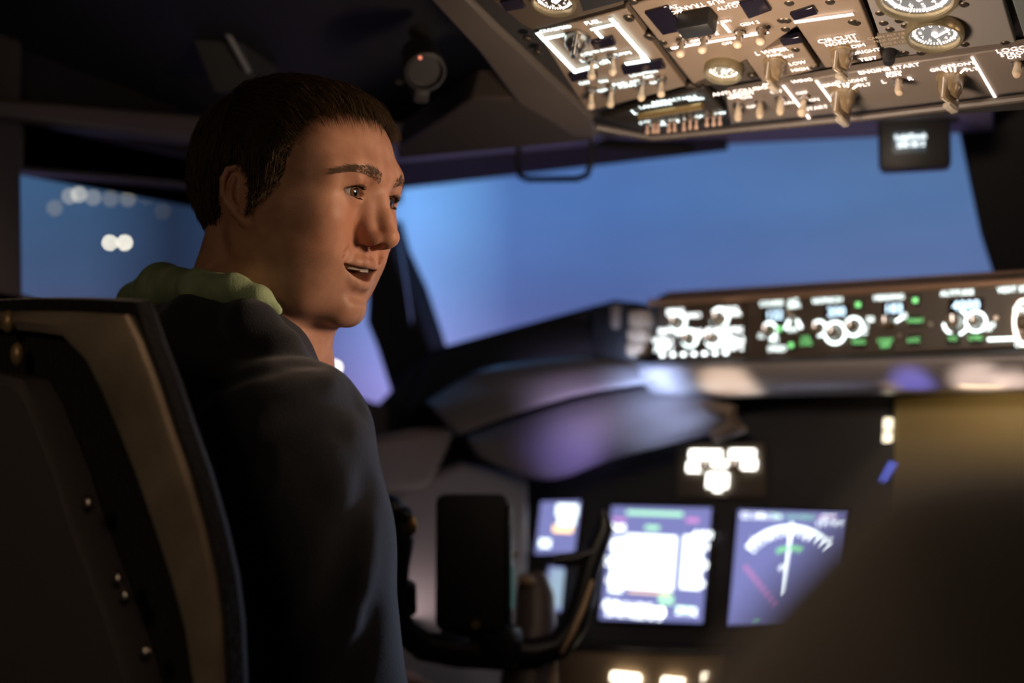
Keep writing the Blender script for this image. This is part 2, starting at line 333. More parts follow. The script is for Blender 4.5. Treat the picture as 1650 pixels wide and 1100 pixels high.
# ceiling
b = MB(); b.prism([V3(-1.05, -.6, 1.60), V3(-.36, -.6, 1.60), V3(-.36, 1.15, 1.56), V3(-.36, 1.62, 1.40), V3(-.36, 1.80, 1.345), V3(-1.05, 1.86, 1.36), V3(-1.05, 1.3, 1.42)], (0, 0, .05)); struct(b.build('ceiling', liner))
b = MB(); b.prism([V3(-.40, -.6, 1.66), V3(1.1, -.6, 1.66), V3(1.1, 1.9, 1.52), V3(-.40, 1.9, 1.52)], (0, 0, .04)); struct(b.build('ceiling', liner))
b = MB(); b.prism([V3(-.385, -.6, 1.55), V3(-.385, -.6, 1.70), V3(-.385, 1.7, 1.60), V3(-.385, 1.62, 1.46), V3(-.385, 1.15, 1.53)], (.02, 0, 0)); struct(b.build('ceiling', liner))
struct(MB().box((1.06, .8, .8), (.05, 2.8, 1.7)).build('wall_right', greyp)); struct(MB().box((0, -.64, .8), (2.2, .05, 1.75)).build('wall_back', greyp))
# ceiling beam with its bright edge
b = MB(); P_ = [at(255, -60, 1.70), at(335, -60, 1.70), at(420, 150, 1.78), at(345, 150, 1.78)]; b.prism(P_, (-.02, .06, .03)); bm_ = struct(b.build('trim_9', mat('beam_paint', (.07, .068, .068), .6), bev=.003))
MB().tube([at(325, -20, 1.69), at(401, 116, 1.755)], .0036).build('beam_edge', mat('beam_edge_strip', (.5, .5, .5), .3, metal=.5), bm_)
# ---------------------------------------------------------------- overhead panels: one sloping plane over the pedestal
OS = R(17); OU = V3(1, 0, 0); OVd = V3(0, math.cos(OS), -math.sin(OS)); ON = OU.cross(OVd)     # ON points up
OO = at(1115, 140, 1.45)
def ov(px, py, off=0):                                         # point of the panel plane; off > 0 stands proud towards the pilots
    return on_plane(px, py, OO-ON*off, ON)
def OM(p): return frame(p, OU, -OVd, -ON)
def quad_panel(name, px, label, cat, m, t=.009, off=0, group=None, part='faceplate'):
    P = [ov(u, v, off) for u, v in px]; c = sum(P, Vector())/len(P); P = [c+(p-c)*.975 for p in P]
    o = thing(name, label, cat, OM(c), group); b = MB(); b.prism(P, ON*t); b.build(part, m, o, bev=.0015); return o
def toggle(parent, px, py, tipx, tipy, kind='ball', L=None, r=.0042, m=None):
    base = ov(px, py); b = MB(OM(base)); b.lathe([(.0062, -.002), (.0062, .003), (.0048, .0035), (.0042, .007), (.0030, .0075)], 14); t_ = b.build('toggle_switch', chrome, parent)
    Lh = L or .025
    # the lever leans along the slope; solve its end on the parallel plane Lh lower
    e = ov(tipx, tipy, Lh); d = e-base
    b = MB()
    if kind == 'ball':
        b.tube([base+d*.15, base+d*.5, base+d*.72, base+d*.86], [r*.55, r*.62, r*.85, r*.95], 12); b.ball(base+d*.9, r*1.12, n=14)
    else:
        b.tube([base+d*.12, base+d*.3, base+d*.8, base+d*.97, base+d*1.0], [r*.5, r*.7, r*.95, r*.7, r*.3], 12)
    b.build('lever', m or ivory, t_); return t_
def rotary(parent, px, py, r=.0105, h=.022, ang=0, m=None, bar=True):
    base = ov(px, py); M = OM(base) @ Matrix.Rotation(R(ang), 4, 'Z')
    b = MB(M); b.lathe([(r*1.15, 0), (r*1.15, .003), (r, .004), (r*.92, h*.45), (r*.5, h*.5)], 28); k = b.build('rotary_knob', m or amberk, parent)
    b = MB(M); b.lathe([(r*.95, h*.2), (r*.9, h*.55), (r*.55, h*.8)], 24); b.box((0, 0, h*.64), (r*.50, r*2.0, h*.70), b=r*.12); b.build('grip', m or amberk, k)
    b = MB(M); b.box((0, r*.35, h*1.0), (r*.10, r*1.2, .0006)); b.box((0, r*1.01, h*.6), (r*.10, .0006, h*.7)); b.build('pointer_line', paintw, k)
    if m is None: b = MB(M); b.box((0, -r*.25, h*1.02+.002), (r*.62, r*1.3, .005), b=.0012); b.build('clear_tip', glassk, k)
    return k
def gauge(parent, px, py, r, ticks=40, m=None, lit=None, face=None):
    base = ov(px, py, .0035); M = OM(base); b = MB(M)
    b.lathe([(r*1.16, -.004), (r*1.16, .004), (r*1.10, .007), (r*1.0, .007), (r*.96, .002), (r*.96, -.001)], 40); g = b.build('gauge', m or mat('gauge_bezel', (.30, .25, .15), .3, metal=.6), parent)
    b = MB(M); b.lathe([(r*.97, -.0005), (r*.97, .0004)], 40); b.build('dial_face', face or facem, g)
    b = MB(M)
    for i in range(ticks):
        a = 2*math.pi*i/ticks; T = Matrix.Rotation(a, 4, 'Z'); b.box((r*.80, 0, .0008), (r*(.22 if i % 5 == 0 else .14), r*.05, .0004), T)
    for i in range(10):
        a = 2*math.pi*i/10; b.text(str(i), r*.28, Matrix.Translation((r*.55*math.sin(a), r*.55*math.cos(a), .0012)))
    b.build('dial_marks', lit or warm, g)
    b = MB(M); b.box((r*.2, r*.2, .0016), (r*.10, r*.8, .0006), Matrix.Rotation(R(-60), 4, 'Z')); b.lathe([(r*.12, .001), (r*.12, .003)], 16); b.build('pointer_hand', warm, g)
    b = MB(M); b.lathe([(r*.98, .0045), (r*.8, .0062), (r*.4, .0072), (r*.05, .0074)], 32); b.build('dial_glass', thin_glass('dial_glass'), g); return g
def screw(parent, px, py, r=.0038):
    b = MB(OM(ov(px, py))); b.lathe([(r*1.3, -.001), (r*1.3, .0008), (r, .0014), (r*.9, .0018)], 16); b.box((0, 0, .0019), (r*1.5, r*.22, .0006), Matrix.Rotation(px*.7, 4, 'Z')); b.build('screw', screwm, parent)
def legend(parent, items, m, name='legend', off=.0032):
    b = MB()
    for it in items:
        if it[0] == 'T': _, s, u, v, sz = it[:5]; b.text(s, sz*1.38, OM(ov(u, v, off)), rot=R(it[5]) if len(it) > 5 else 0)
        elif it[0] == 'L':                                     # a line between two pixels
            _, u0, v0, u1, v1, w = it; p0, p1 = ov(u0, v0, off), ov(u1, v1, off); d = p1-p0; M = OM((p0+p1)/2); dl = M.to_3x3().transposed() @ d; a = math.atan2(dl.y, dl.x)
            b.box((0, 0, 0), (d.length, w, .0005), M @ Matrix.Rotation(a, 4, 'Z'))
        else: _, u, v, w, h = it; b.box((0, 0, 0), (w, h, .0005), OM(ov(u, v, off)))
    return b.build(name, m, parent, smooth=False)
def window_light(parent, px, m=None, name='annunciator'):
    P = [ov(u, v, .003) for u, v in px]; b = MB(); b.prism([p-ON*.001 for p in P], ON*.006); return b.build(name, m or darkwin, parent, bev=.001)
# the frame that carries them
oh = thing('overhead_frame', 'brown sloping frame rail carrying the lit overhead panels', 'overhead frame', OM(ov(1300, 150)))
b = MB(); b.prism([ov(u, v, -.004) for u, v in ((672, -20), (735, -20), (800, 45), (956, 190), (965, 222), (925, 222), (832, 168), (770, 85))], ON*.05); b.build('rail', railp, oh, bev=.005)
b = MB(); b.prism([ov(u, v, -.010) for u, v in ((728, -40), (1900, -180), (1900, 160), (1048, 216), (962, 214), (800, 55))], ON*.03); b.build('backing_plate', mat('backing_plate', (.03, .026, .024), .6), oh)
b = MB(); b.prism([ov(u, v, -.012) for u, v in ((760, 160), (900, 160), (965, 214), (955, 228), (640, 258), (640, 240))], ON*.04); b.build('cross_beam', mat('front_beam_paint', (.055, .043, .036), .55), oh, bev=.004)
b = MB(); P_ = [ov(u, v, .012) for u, v in ((962, 205), (1052, 222), (1400, 188), (1700, 152))]
b.tube(P_, [.004]*4, 8); b.build('edge_trim', railp, oh)
# --- fuel panel: white flow lines, crossfeed knob and six pump switches
fp = quad_panel('fuel_panel', [(862, 52), (1010, 12), (1108, 140), (945, 182)], 'brown overhead panel with white flow lines, round knob and six switches', 'control panel', brownp)
legend(fp, [('L', 866, 53, 928, 117, .0044), ('L', 984, 30, 1043, 97, .0042), ('L', 924, 116, 962, 106, .0044), ('L', 1046, 97, 1008, 103, .0044), ('L', 880, 62, 915, 55, .0034), ('L', 952, 48, 996, 38, .0034), ('L', 960, 50, 970, 61, .0034), ('L', 1038, 94, 1036, 89, .006)], cool, 'flow_lines')
legend(fp, [('T', 'CROSSFEED', 895, 47, .0050), ('T', 'FUEL', 955, 36, .0058), ('T', 'FILTER BYPASS', 968, 82, .0040), ('T', 'CTR', 945, 88, .0050), ('T', 'PUMPS', 1003, 87, .0050), ('T', 'L', 938, 98, .006), ('T', 'OFF', 976, 101, .0058), ('T', 'ON', 977, 98, .0046), ('T', 'OFF', 942, 134, .0056), ('T', 'ON', 972, 131, .0052), ('T', 'FWD AFT', 1010, 134, .0056), ('T', 'PUMPS', 1011, 139, .005), ('T', 'OFF', 972, 146, .0056),
            ('T', 'LOW', 1026, 121, .0050), ('T', 'PRESS', 1048, 116, .0048), ('T', 'OFF', 1045, 124, .005), ('T', 'ON', 1055, 133, .005)], cool)
rotary(fp, 930, 58, .0125, .019, -35, chrome)
for i, (u, v, a, c) in enumerate(((954, 92, 953, 126), (988, 87, 987, 119), (953, 141, 952, 174), (986, 138, 983, 171), (1036, 130, 1033, 160), (1066, 124, 1065, 154))): toggle(fp, u, v, a, c, L=.022, r=.0039)
for q in (((951, 68), (986, 60), (993, 72), (958, 80)), ((915, 120), (958, 112), (963, 124), (921, 132)), ((1000, 108), (1066, 97), (1073, 110), (1005, 120))): window_light(fp, q)
for u, v in ((850, 62), (866, 84), (1012, 28), (1048, 60), (1068, 68), (1112, 138)): screw(fp, u, v)
# --- the panel with a round gauge at the upper left
gp = quad_panel('flight_control_panel', [(790, 0), (1000, -60), (1008, 8), (858, 50), (838, 40)], 'dark brown overhead panel with a round gauge cut by the top edge', 'control panel', mat('dark_brown_panel', (.075, .055, .038), .5), .008, .002)
gauge(gp, 893, -2, .019, 40); window_light(gp, ((805, 2), (838, -4), (848, 12), (815, 18))); window_light(gp, ((930, -10), (995, -26), (1008, 0), (940, 18)), softblack, 'black_cover')
# --- landing light strip
lp = quad_panel('landing_light_panel', [(962, 192), (1135, 140), (1170, 180), (1165, 205), (1052, 216)], 'black overhead corner panel with a gold bar and a row of tiny switches', 'control panel', mat('landing_panel_black', (.022, .018, .014), .5), .008, .004)
legend(lp, [('T', 'LANDING', 1056, 170, .0062), ('T', 'RETRACTABLE', 1087, 161, .0058), ('T', 'FIXED', 1122, 160, .005), ('T', 'L', 1023, 181, .010), ('T', 'OFF', 1040, 198, .0062), ('T', 'ON EXT', 1066, 198, .0066), ('T', 'RET', 1072, 200, .0058), ('T', 'OFF ON', 1097, 195, .0066), ('T', 'ON', 1129, 188, .0058), ('T', 'TAXI', 1143, 188, .0062), ('T', 'OFF', 1161, 183, .0055)], cool, off=.006)
b = MB(OM(ov(1080, 180, .008))); p0, p1 = ov(1030, 187, .010), ov(1132, 170, .010); b = MB(); b.tube([p0, (p0+p1)/2, p1], .0042, 12); b.build('gold_bar', mat('gold_bar', (.45, .32, .14), .3, metal=.7), lp)
for u, v in ((1043, 216), (1053, 214), (1060, 214), (1078, 213), (1087, 212), (1102, 211), (1112, 208), (1122, 208), (1139, 204), (1150, 203), (1160, 202)): toggle(lp, u, v-24, u, v, 'ball', .016, .0022, mat('pinkish_tip', (.60, .40, .30), .4))
# --- generator panel
ge = quad_panel('electrical_panel', [(1012, 8), (1225, -60), (1290, 40), (1220, 90), (1116, 138)], 'brown overhead panel with black window and four long ball switches', 'control panel', brownp, .009, .001)
window_light(ge, ((1038, 20), (1076, 10), (1104, 48), (1068, 56))); window_light(ge, ((1190, 4), (1230, -5), (1244, 16), (1206, 30)))
for i, (u, v, a, c) in enumerate(((1100, 62, 1096, 88), (1136, 56, 1131, 82), (1193, 48, 1188, 73), (1229, 44, 1225, 68))): toggle(ge, u, v, a, c, L=.022, r=.0041)
b = MB(OM(ov(1125, 22))); b.box((0, 0, .010), (.034, .020, .020), b=.003); b.build('switch_guard', black, ge)
legend(ge, [('T', 'BUS TRANS', 1127, 8, .0068, 180)], warm, off=.021, name='guard_lettering')
legend(ge, [('L', 1082, 78, 1238, 52, .0028), ('T', 'GEN 1', 1110, 55, .0050), ('T', 'OFF', 1121, 66, .0046), ('T', 'APU GEN', 1160, 36, .0040), ('T', 'OFF', 1172, 70, .0046), ('T', 'GEN 2', 1208, 38, .0050), ('T', 'ON', 1216, 54, .0046), ('T', 'BAT', 1082, 12, .0055), ('T', 'OFF', 1090, 20, .005), ('T', 'ON', 1100, 28, .005), ('T', 'AUTO', 1172, 12, .0055), ('T', 'OFF', 1182, 6, .005), ('L', 1098, 26, 1112, 24, .003), ('L', 1144, 40, 1156, 56, .003), ('L', 1164, 38, 1176, 52, .003)], warm)
for u, v in ((1020, 2), (1014, 30), (1045, 58), (1068, 67), (1080, 78), (1268, 32)): screw(ge, u, v)
# --- APU gauge panel
ap = quad_panel('exhaust_gauge_panel', [(1085, 100), (1195, 80), (1225, 128), (1120, 142)], 'dark overhead panel with one glowing ivory round gauge', 'control panel', mat('gauge_panel_dark', (.06, .045, .032), .5), .008, -.001)
gauge(ap, 1166, 112, .0165, 30, face=lamp_mat('backlit_dial_amber', (1, .86, .58), .38)); screw(ap, 1117, 140); screw(ap, 1212, 122)
# --- left wiper panel
wp = quad_panel('wiper_panel', [(1198, 92), (1288, 62), (1322, 112), (1228, 134)], 'small overhead panel with a translucent knob and two words', 'control panel', brownp, .009, .001)
rotary(wp, 1249, 98, .0100, .026, 12)
legend(wp, [('T', 'L WIPER', 1243, 83, .0066), ('T', 'PARK', 1248, 89, .0046), ('T', 'INT', 1271, 91, .0050), ('T', 'LOW', 1285, 102, .0054), ('T', 'HIGH', 1289, 112, .0054)], warm)
window_light(wp, ((1256, 64), (1288, 58), (1294, 68), (1262, 74)))
for u, v in ((1282, 79), (1214, 124), (1312, 108), (1235, 42)): screw(wp, u, v, .0036)
# --- centre panel
cp = quad_panel('lighting_panel', [(1240, -20), (1362, -60), (1424, 96), (1330, 112)], 'brown overhead panel with lit bar and translucent knob beside three words', 'control panel', brownp, .009, .001)
rotary(cp, 1358, 80, .0105, .026, 12)
legend(cp, [('L', 1280, 36, 1375, 23, .0040), ('T', 'CIRCUIT', 1349, 63, .0072), ('T', 'NORMAL', 1357, 69, .0058), ('T', 'DIM', 1383, 74, .0056), ('T', 'BRIGHT', 1396, 83, .0056), ('T', 'TEST', 1399, 95, .0058)], warm)
window_light(cp, ((1272, 22), (1310, 10), (1318, 22), (1280, 33)))
for u, v in ((1260, 32), (1266, 46), (1272, 4), (1374, 34), (1338, 2)): screw(cp, u, v, .0038)
# --- pressurisation gauges
pg = quad_panel('pressure_gauge_panel', [(1372, -60), (1590, -100), (1640, 70), (1428, 96)], 'grey brown overhead panel with two round gauges and an engraved placard', 'control panel', mat('cool_panel_paint', (.21, .19, .175), .5, bump=.08, bscale=600), .009, .001)
bd = lamp_mat('dial_reflection', (1, .93, .88), .24); gauge(pg, 1478, -10, .031, 60, face=bd); gauge(pg, 1506, 52, .0225, 40, face=bd)  # white glow put into both dials for the bright reflection on the gauge
P_ = [ov(u, v, .002) for u, v in ((1413, 56), (1458, 50), (1466, 70), (1420, 76))]; b = MB(); b.prism(P_, ON*.002); pl = b.build('placard', mat('placard', (.17, .135, .10), .5), pg)
legend(pg, [('T', 'CABIN ALT LIMITS', 1436, 57, .0040), ('T', 'MAX DIFF 8.65', 1438, 63, .0040), ('T', 'LDG 0.125', 1440, 69, .0040)], mat('engraving', (.5, .42, .32), .6), 'placard_lettering', .0026)
for u, v in ((1418, 20), (1424, 36), (1434, 46), (1449, 32), (1459, 40), (1458, 84), (1484, 84), (1555, 70), (1620, 68), (1554, 6), (1433, 92), (1380, 36)): screw(pg, u, v, .0036)
b = MB(OM(ov(1434, 80))); b.lathe([(.006, 0), (.0055, .013), (.0045, .015), (.001, .0152)], 18); b.build('black_knob', black, pg)
sp_ = quad_panel('air_conditioning_panel', [(1596, -100), (1800, -140), (1800, 40), (1650, 68)], 'teal grey overhead panel at the right edge above the lower strip', 'control panel', mat('teal_grey_paint', (.13, .15, .145), .5), .009, .001)
# --- lower strip with the engine start knobs
es = quad_panel('engine_start_panel', [(1162, 152), (1440, 104), (1800, 52), (1800, 140), (1405, 188), (1172, 207)], 'long lower overhead strip with start knobs, toggles and lit words', 'control panel', mat('strip_paint', (.18, .145, .12), .5, bump=.08, bscale=600), .009, .002)
for u, v, a, c, k in ((1190, 166, 1189, 194, 'bat'), (1225, 163, 1224, 189, 'bat'), (1258, 156, 1257, 184, 'bat'), (1297, 152, 1292, 184, 'ball'), (1448, 126, 1449, 151, 'bat'), (1640, 98, 1638, 122, 'bat')): toggle(es, u, v, a, c, k, .022, .0046)
rotary(es, 1360, 146, .0125, .030, 10); rotary(es, 1533, 122, .0125, .030, 14)
legend(es, [('T', 'ANTI COLLISION', 1197, 146, .0064), ('T', 'STEADY', 1196, 152, .0054), ('T', 'OFF', 1183, 157, .0058), ('T', 'ON', 1202, 157, .0058), ('T', 'OFF', 1212, 172, .005), ('T', 'POS', 1240, 136, .0056), ('T', 'OFF', 1251, 148, .0054), ('T', 'WING', 1292, 130, .0056), ('T', 'ON', 1271, 166, .0052), ('T', 'OFF', 1292, 150, .0052), ('T', 'ON', 1312, 161, .005), ('T', 'START', 1316, 174, .006),
            ('L', 1262, 138, 1304, 191, .0022), ('L', 1315, 130, 1355, 183, .0022), ('L', 1566, 92, 1604, 158, .0022),
            ('T', 'GRD', 1337, 137, .0056), ('T', 'OFF', 1356, 132, .0056), ('T', 'CONT', 1380, 130, .0056), ('T', 'FLT', 1394, 137, .0056), ('L', 1348, 136, 1358, 143, .0016), ('L', 1358, 133, 1362, 142, .0016), ('L', 1366, 134, 1366, 142, .0016), ('L', 1384, 136, 1374, 143, .0016),
            ('T', 'ENGINE START', 1432, 111, .0064), ('T', 'IGN', 1440, 121, .0060), ('T', 'L', 1424, 132, .0066), ('T', 'R', 1467, 127, .0066), ('T', 'BOTH', 1440, 117, .004),
            ('T', 'GRD', 1512, 112, .0056), ('T', 'OFF', 1528, 107, .0056), ('T', 'CONT', 1552, 104, .0056), ('T', 'FLT', 1566, 112, .0056), ('L', 1520, 112, 1531, 119, .0016), ('L', 1530, 109, 1534, 118, .0016), ('L', 1539, 108, 1539, 118, .0016), ('L', 1556, 110, 1546, 119, .0016),
            ('T', 'LOGO', 1630, 80, .0070), ('T', 'STROBE', 1638, 86, .0060), ('T', 'ON', 1634, 92, .0056)], warm)
for u, v in ((1418, 178), (1232, 152), (1546, 94)): screw(es, u, v, .0030)
# ---------------------------------------------------------------- things hung at the windshield
def oriented(p, fx, up=V3(0, 0, 1)):                           # frame with z towards fx
    z = Vector(fx).normalized(); x = up.cross(z).normalized(); return frame(p, x, z.cross(x), z)
cq = [on_y(u, v, 1.74) for u, v in ((1415, 184), (1530, 176), (1532, 264), (1418, 278))]; cc = sum(cq, Vector())/4
CMx = oriented(cc, (.32, -1, -.12)); co = thing('standby_compass', 'black box hanging at the windshield post with small lit white readout', 'compass', CMx)
wd, hd = .088, .074
b = MB(CMx); b.box((0, 0, -.03), (wd, hd, .06), b=.007); b.build('housing', black, co)
b = MB(CMx); b.box((.002, .044, -.025), (.05, .03, .03), b=.003); b.box((.044, .035, -.03), (.02, .03, .045), b=.004); b.build('mounting_bracket', black, co)
b = MB(CMx); b.box((-.006, -.002, .0008), (.040, .026, .002), b=.0005); scn = b.build('readout_screen', lamp_mat('readout_backlight', (.25, .38, .45), .16), co)
b = MB(CMx); b.text('IndpiDook', .0088, Matrix.Translation((-.004, .004, .0022))); b.text('500 00 3', .0095, Matrix.Translation((-.004, -.0055, .0022))); b.build('readout_text', lamp_mat('readout_text', (.85, .95, 1), 4), scn, smooth=False)
b = MB(CMx); b.lathe([(.003, 0), (.003, .002)], 12, Matrix.Translation((-.034, .031, 0))); b.lathe([(.003, 0), (.003, .002)], 12, Matrix.Translation((.034, .031, 0))); b.build('screw', screwm, co)
hp = [on_y(u, v, 1.60) for u, v in ((836, 226), (834, 262), (838, 284), (850, 289), (930, 288), (946, 282), (953, 262), (953, 226))]
ho = MB().tube(hp, [.0042]*8, 10).build('grab_handle', black, loc=hp[0]); tag(ho, 'black U shaped handle hanging under the windshield header', 'handle')
# small lamp under the ceiling
lc = at(682, 105, 1.55); LM = oriented(lc, (.55, -.5, -.6)); lo_ = thing('map_light', 'dark swivel lamp with tiny red spark under the ceiling', 'lamp', LM)
dk = mat('lamp_grey', (.045, .04, .04), .4, spec=.5)
b = MB(LM); b.lathe([(.012, -.035), (.021, -.028), (.023, .0), (.023, .018), (.019, .020), (.018, .012)], 24); b.build('lamp_shade', dk, lo_)
b = MB(); b.tube([lc+V3(-.03, .03, .05), lc+V3(-.01, .02, .02), lc], [.012, .011, .012], 12); b.tube([at(640, 132, 1.57), at(665, 120, 1.56), lc], [.004, .005, .006], 8); b.build('swivel_arm', dk, lo_)
b = MB(); b.ball(at(677, 93, 1.512), .0022, n=8); b.build('indicator', lamp_mat('red_spark', (1, .28, .18), 1.1), lo_)
b = MB(LM); b.box((.0, -.03, .0), (.018, .02, .03), b=.004); b.build('switch', dk, lo_)
# ---------------------------------------------------------------- glareshield
MY = 1.73
def mp(px, py, off=0): return on_y(px, py, MY-off)
def MM(p): return frame(p, V3(1, 0, 0), V3(0, 0, 1), V3(0, -1, 0))
gl = thing('glareshield', 'dark glareshield hood with lit lip running along the windshield', 'glareshield', MM(mp(1350, 520)))
xl, xr = mp(1058, 500).x, .62
zt, zb = mp(1300, 475).z, mp(1300, 574).z-.004
xe = mp(1050, 530).x
shelf = mat('glareshield_brown', (.20, .15, .115), .4, bump=.05, bscale=300)
b = MB(); b.box(((xl+xr)/2, MY+.115, (zt+zb)/2+.004), (xr-xl+.02, .19, zt-zb+.020), b=.004); b.build('hood_body', mat('hood_black', (.02, .018, .017), .6), gl)
b = MB(); b.tube([V3(xl-.01, MY-.002, zt+.001), V3((xl+xr)/2, MY-.002, zt+.001), V3(xr, MY-.002, zt+.001)], [.0055]*3, 12); b.build('bead', mat('copper_bead', (.42, .26, .17), .35, metal=.3), gl)
b = MB(); b.tube([V3(xl+.0, MY+.03, zt+.0135), V3(xr, MY+.03, zt+.0135)], [.005]*2, 12); b.build('bead', mat('copper_bead_dark', (.30, .19, .13), .4), gl)
# left end block with its round-cornered brown pieces
for (u0, v0, u1, v1) in ((1018, 500, 1050, 528), (1016, 528, 1048, 552), (1014, 552, 1044, 574)):
    p, q = mp(u0, v0), mp(u1, v1); b = MB(MM((p+q)/2)); b.box((0, 0, 0), (abs(q.x-p.x)*.9, abs(q.z-p.z)*.92, .03), b=.005); b.build('end_button', mat('tan_button', (.36, .26, .17), .5), gl)
b = MB(); b.box((mp(990, 530).x, MY+.04, (zt+zb)/2), (.075, .09, zt-zb+.01), b=.012); b.build('end_cap', black, gl)
b = MB(MM(mp(995, 510))); b.box((0, 0, 0), (.016, .035, .02), b=.006); b.build('end_plate', shelf, gl)
# the lip below the mode panel: a glossy face leaning back under the panel
lipm = mat('lip_grey', (.34, .31, .315), .32, spec=.6, coat=.2)
zl = zb-.004; zl2 = mp(1400, 636).z+.003
rows = []
for t in range(9):
    a = t/8; rows.append([V3(x, MY-.030+.05*a*a+(.02 if a > .92 else 0), zl+(zl2-zl)*a) for x in np.linspace(xl-.012, xr, 30)])
b = MB(); b.loft(rows); b.build('lip', lipm, gl, solid=.004)
b = MB(); b.box(((xl+xr)/2, MY-.016, zl+.0025), (xr-xl+.03, .036, .005), b=.002); b.build('ledge', mat('ledge_grey', (.10, .10, .115), .35), gl)
# the captain's side of the hood: two bowed surfaces and a black top
def bow(name, top, bot, m, bulge, parent, n=9, th=.006):
    rows = []
    def curve(P_, k):
        k *= len(P_)-1; i = min(int(k), len(P_)-2); f = k-i; p0, p1, p2, p3 = (P_[max(i-1, 0)], P_[i], P_[i+1], P_[min(i+2, len(P_)-1)])
        return .5*((2*p1)+(p2-p0)*f+(2*p0-5*p1+4*p2-p3)*f*f+(3*p1-p0-3*p2+p3)*f**3)
    for j in range(n):
        a = j/(n-1); rows.append([curve(top, k/24).lerp(curve(bot, k/24), a)+V3(0, -bulge*math.sin(math.pi*a), bulge*.35*math.sin(math.pi*a)) for k in range(25)])
    b = MB(); b.loft(rows); return b.build(name, m, parent, solid=th)
hoodm = mat('hood_grey', (.17, .155, .165), .33, spec=.6, coat=.15)
O_ = lambda L_: [on_y(u, v, y) for u, v, y in L_]
bow('hood_bow', O_(((1005, 574, 1.76), (930, 574, 1.74), (840, 586, 1.72), (760, 604, 1.70), (690, 648, 1.70))), O_(((1120, 616, 1.72), (1040, 618, 1.71), (940, 634, 1.69), (850, 660, 1.68), (740, 700, 1.69))), hoodm, .012, gl)
bow('hood_bow', O_(((1120, 618, 1.78), (1040, 622, 1.77), (940, 638, 1.76), (850, 666, 1.75), (760, 700, 1.76))), O_(((1200, 684, 1.79), (1090, 712, 1.765), (990, 738, 1.745), (880, 772, 1.735), (775, 735, 1.75))), hoodm, .018, gl)
b = MB(); b.prism(O_(((690, 562, 1.80), (985, 482, 1.80), (1010, 488, 1.80), (1012, 578, 1.80), (880, 584, 1.80), (700, 650, 1.80), (640, 690, 1.80))), (0, .12, 0)); b.build('hood_top', softblack, gl, bev=.012)
b = MB(); b.tube(O_(((1130, 650, 1.77), (1180, 665, 1.77), (1192, 685, 1.77), (1150, 702, 1.77))), [.010, .012, .013, .010], 12); b.build('corner_roll', shelf, gl)
# ---------------------------------------------------------------- panels in the glareshield
def face_panel(name, px, label, cat, m, t=.01, off=.004):
    P = [mp(u, v, off) for u, v in px]; c = sum(P, Vector())/len(P); o = thing(name, label, cat, MM(c)); b = MB(); b.prism(P, (0, t, 0)); b.build('faceplate', m, o, bev=.0015); return o
def fknob(parent, u, v, r, h=.018, m=None, ring=None, arc=(0, 360), name='knob'):
    M = MM(mp(u, v, .005)); b = MB(M); b.lathe([(r*1.15, 0), (r*1.1, .004), (r, .005), (r*.92, h), (r*.8, h+.001)], 28); k = b.build(name, m or amberk, parent)
    b = MB(M); b.box((0, r*.45, h+.0012), (r*.16, r*.8, .0008)); b.build('pointer_line', warm, k)
    if ring:
        b = MB(M); n = 30
        for i in range(n):
            a = R(arc[0]+(arc[1]-arc[0])*i/(n-1 if arc[1]-arc[0] < 360 else n)); b.box((ring*math.cos(a), ring*math.sin(a), .0012), (r*.28, ring*.23, .0006), Matrix.Translation((0, 0, 0)) if False else Matrix.Identity(4)) if False else b.box((ring, 0, .0012), (r*.30, ring*.24, .0006), Matrix.Rotation(a, 4, 'Z'))
        b.build('lit_ring', cool, k)
    return k
def flegend(parent, items, m, name='legend', off=.0052):
    b = MB()
    for it in items:
        if isinstance(it[0], str): b.text(it[0], it[3], MM(mp(it[1], it[2], off)), rot=R(it[4]) if len(it) > 4 else 0)
        else: b.box((0, 0, 0), (it[2], it[3], .0005), MM(mp(it[0], it[1], off)) @ Matrix.Rotation(R(it[4]) if len(it) > 4 else 0, 4, 'Z'))
    return b.build(name, m, parent, smooth=False)
def fbutton(parent, u, v, lit, w=.016, h=.013, txt=None):
    M = MM(mp(u, v, .006)); b = MB(M); b.box((0, 0, 0), (w, h, .006), b=.0012); k = b.build('push_button', black, parent)
    b = MB(M)
    for i, tx in enumerate(txt or []): b.text(tx, .0078, Matrix.Translation((0, (len(txt)-1)*.0033-i*.0066, .0034)))
    b.box((0, -h*.0, .0032), (w*.62, h*.42, .0004)) if not txt else None
    b.build('button_light', lit, k, smooth=False); return k
mcpm = mat('mode_panel_brown', (.085, .062, .046), .45, bump=.05, bscale=600)
ef = face_panel('flight_display_control_panel', [(1058, 492), (1198, 486), (1198, 580), (1058, 586)], 'small brown panel crowded with white lit knobs at the left end of the glareshield', 'control panel', mcpm, .01, .006)
for u, v, r, ring, arc in ((1092, 519, .0085, .0125, (0, 360)), (1160, 512, .0085, .0125, (-60, 200)), (1112, 545, .0075, .0115, (0, 360)), (1150, 545, .0075, .0115, (160, 400))): fknob(ef, u, v, r, .016, None, ring, arc)
for i in range(7): fbutton(ef, 1069+17*i, 572-i*.6, white, .0105, .0095)
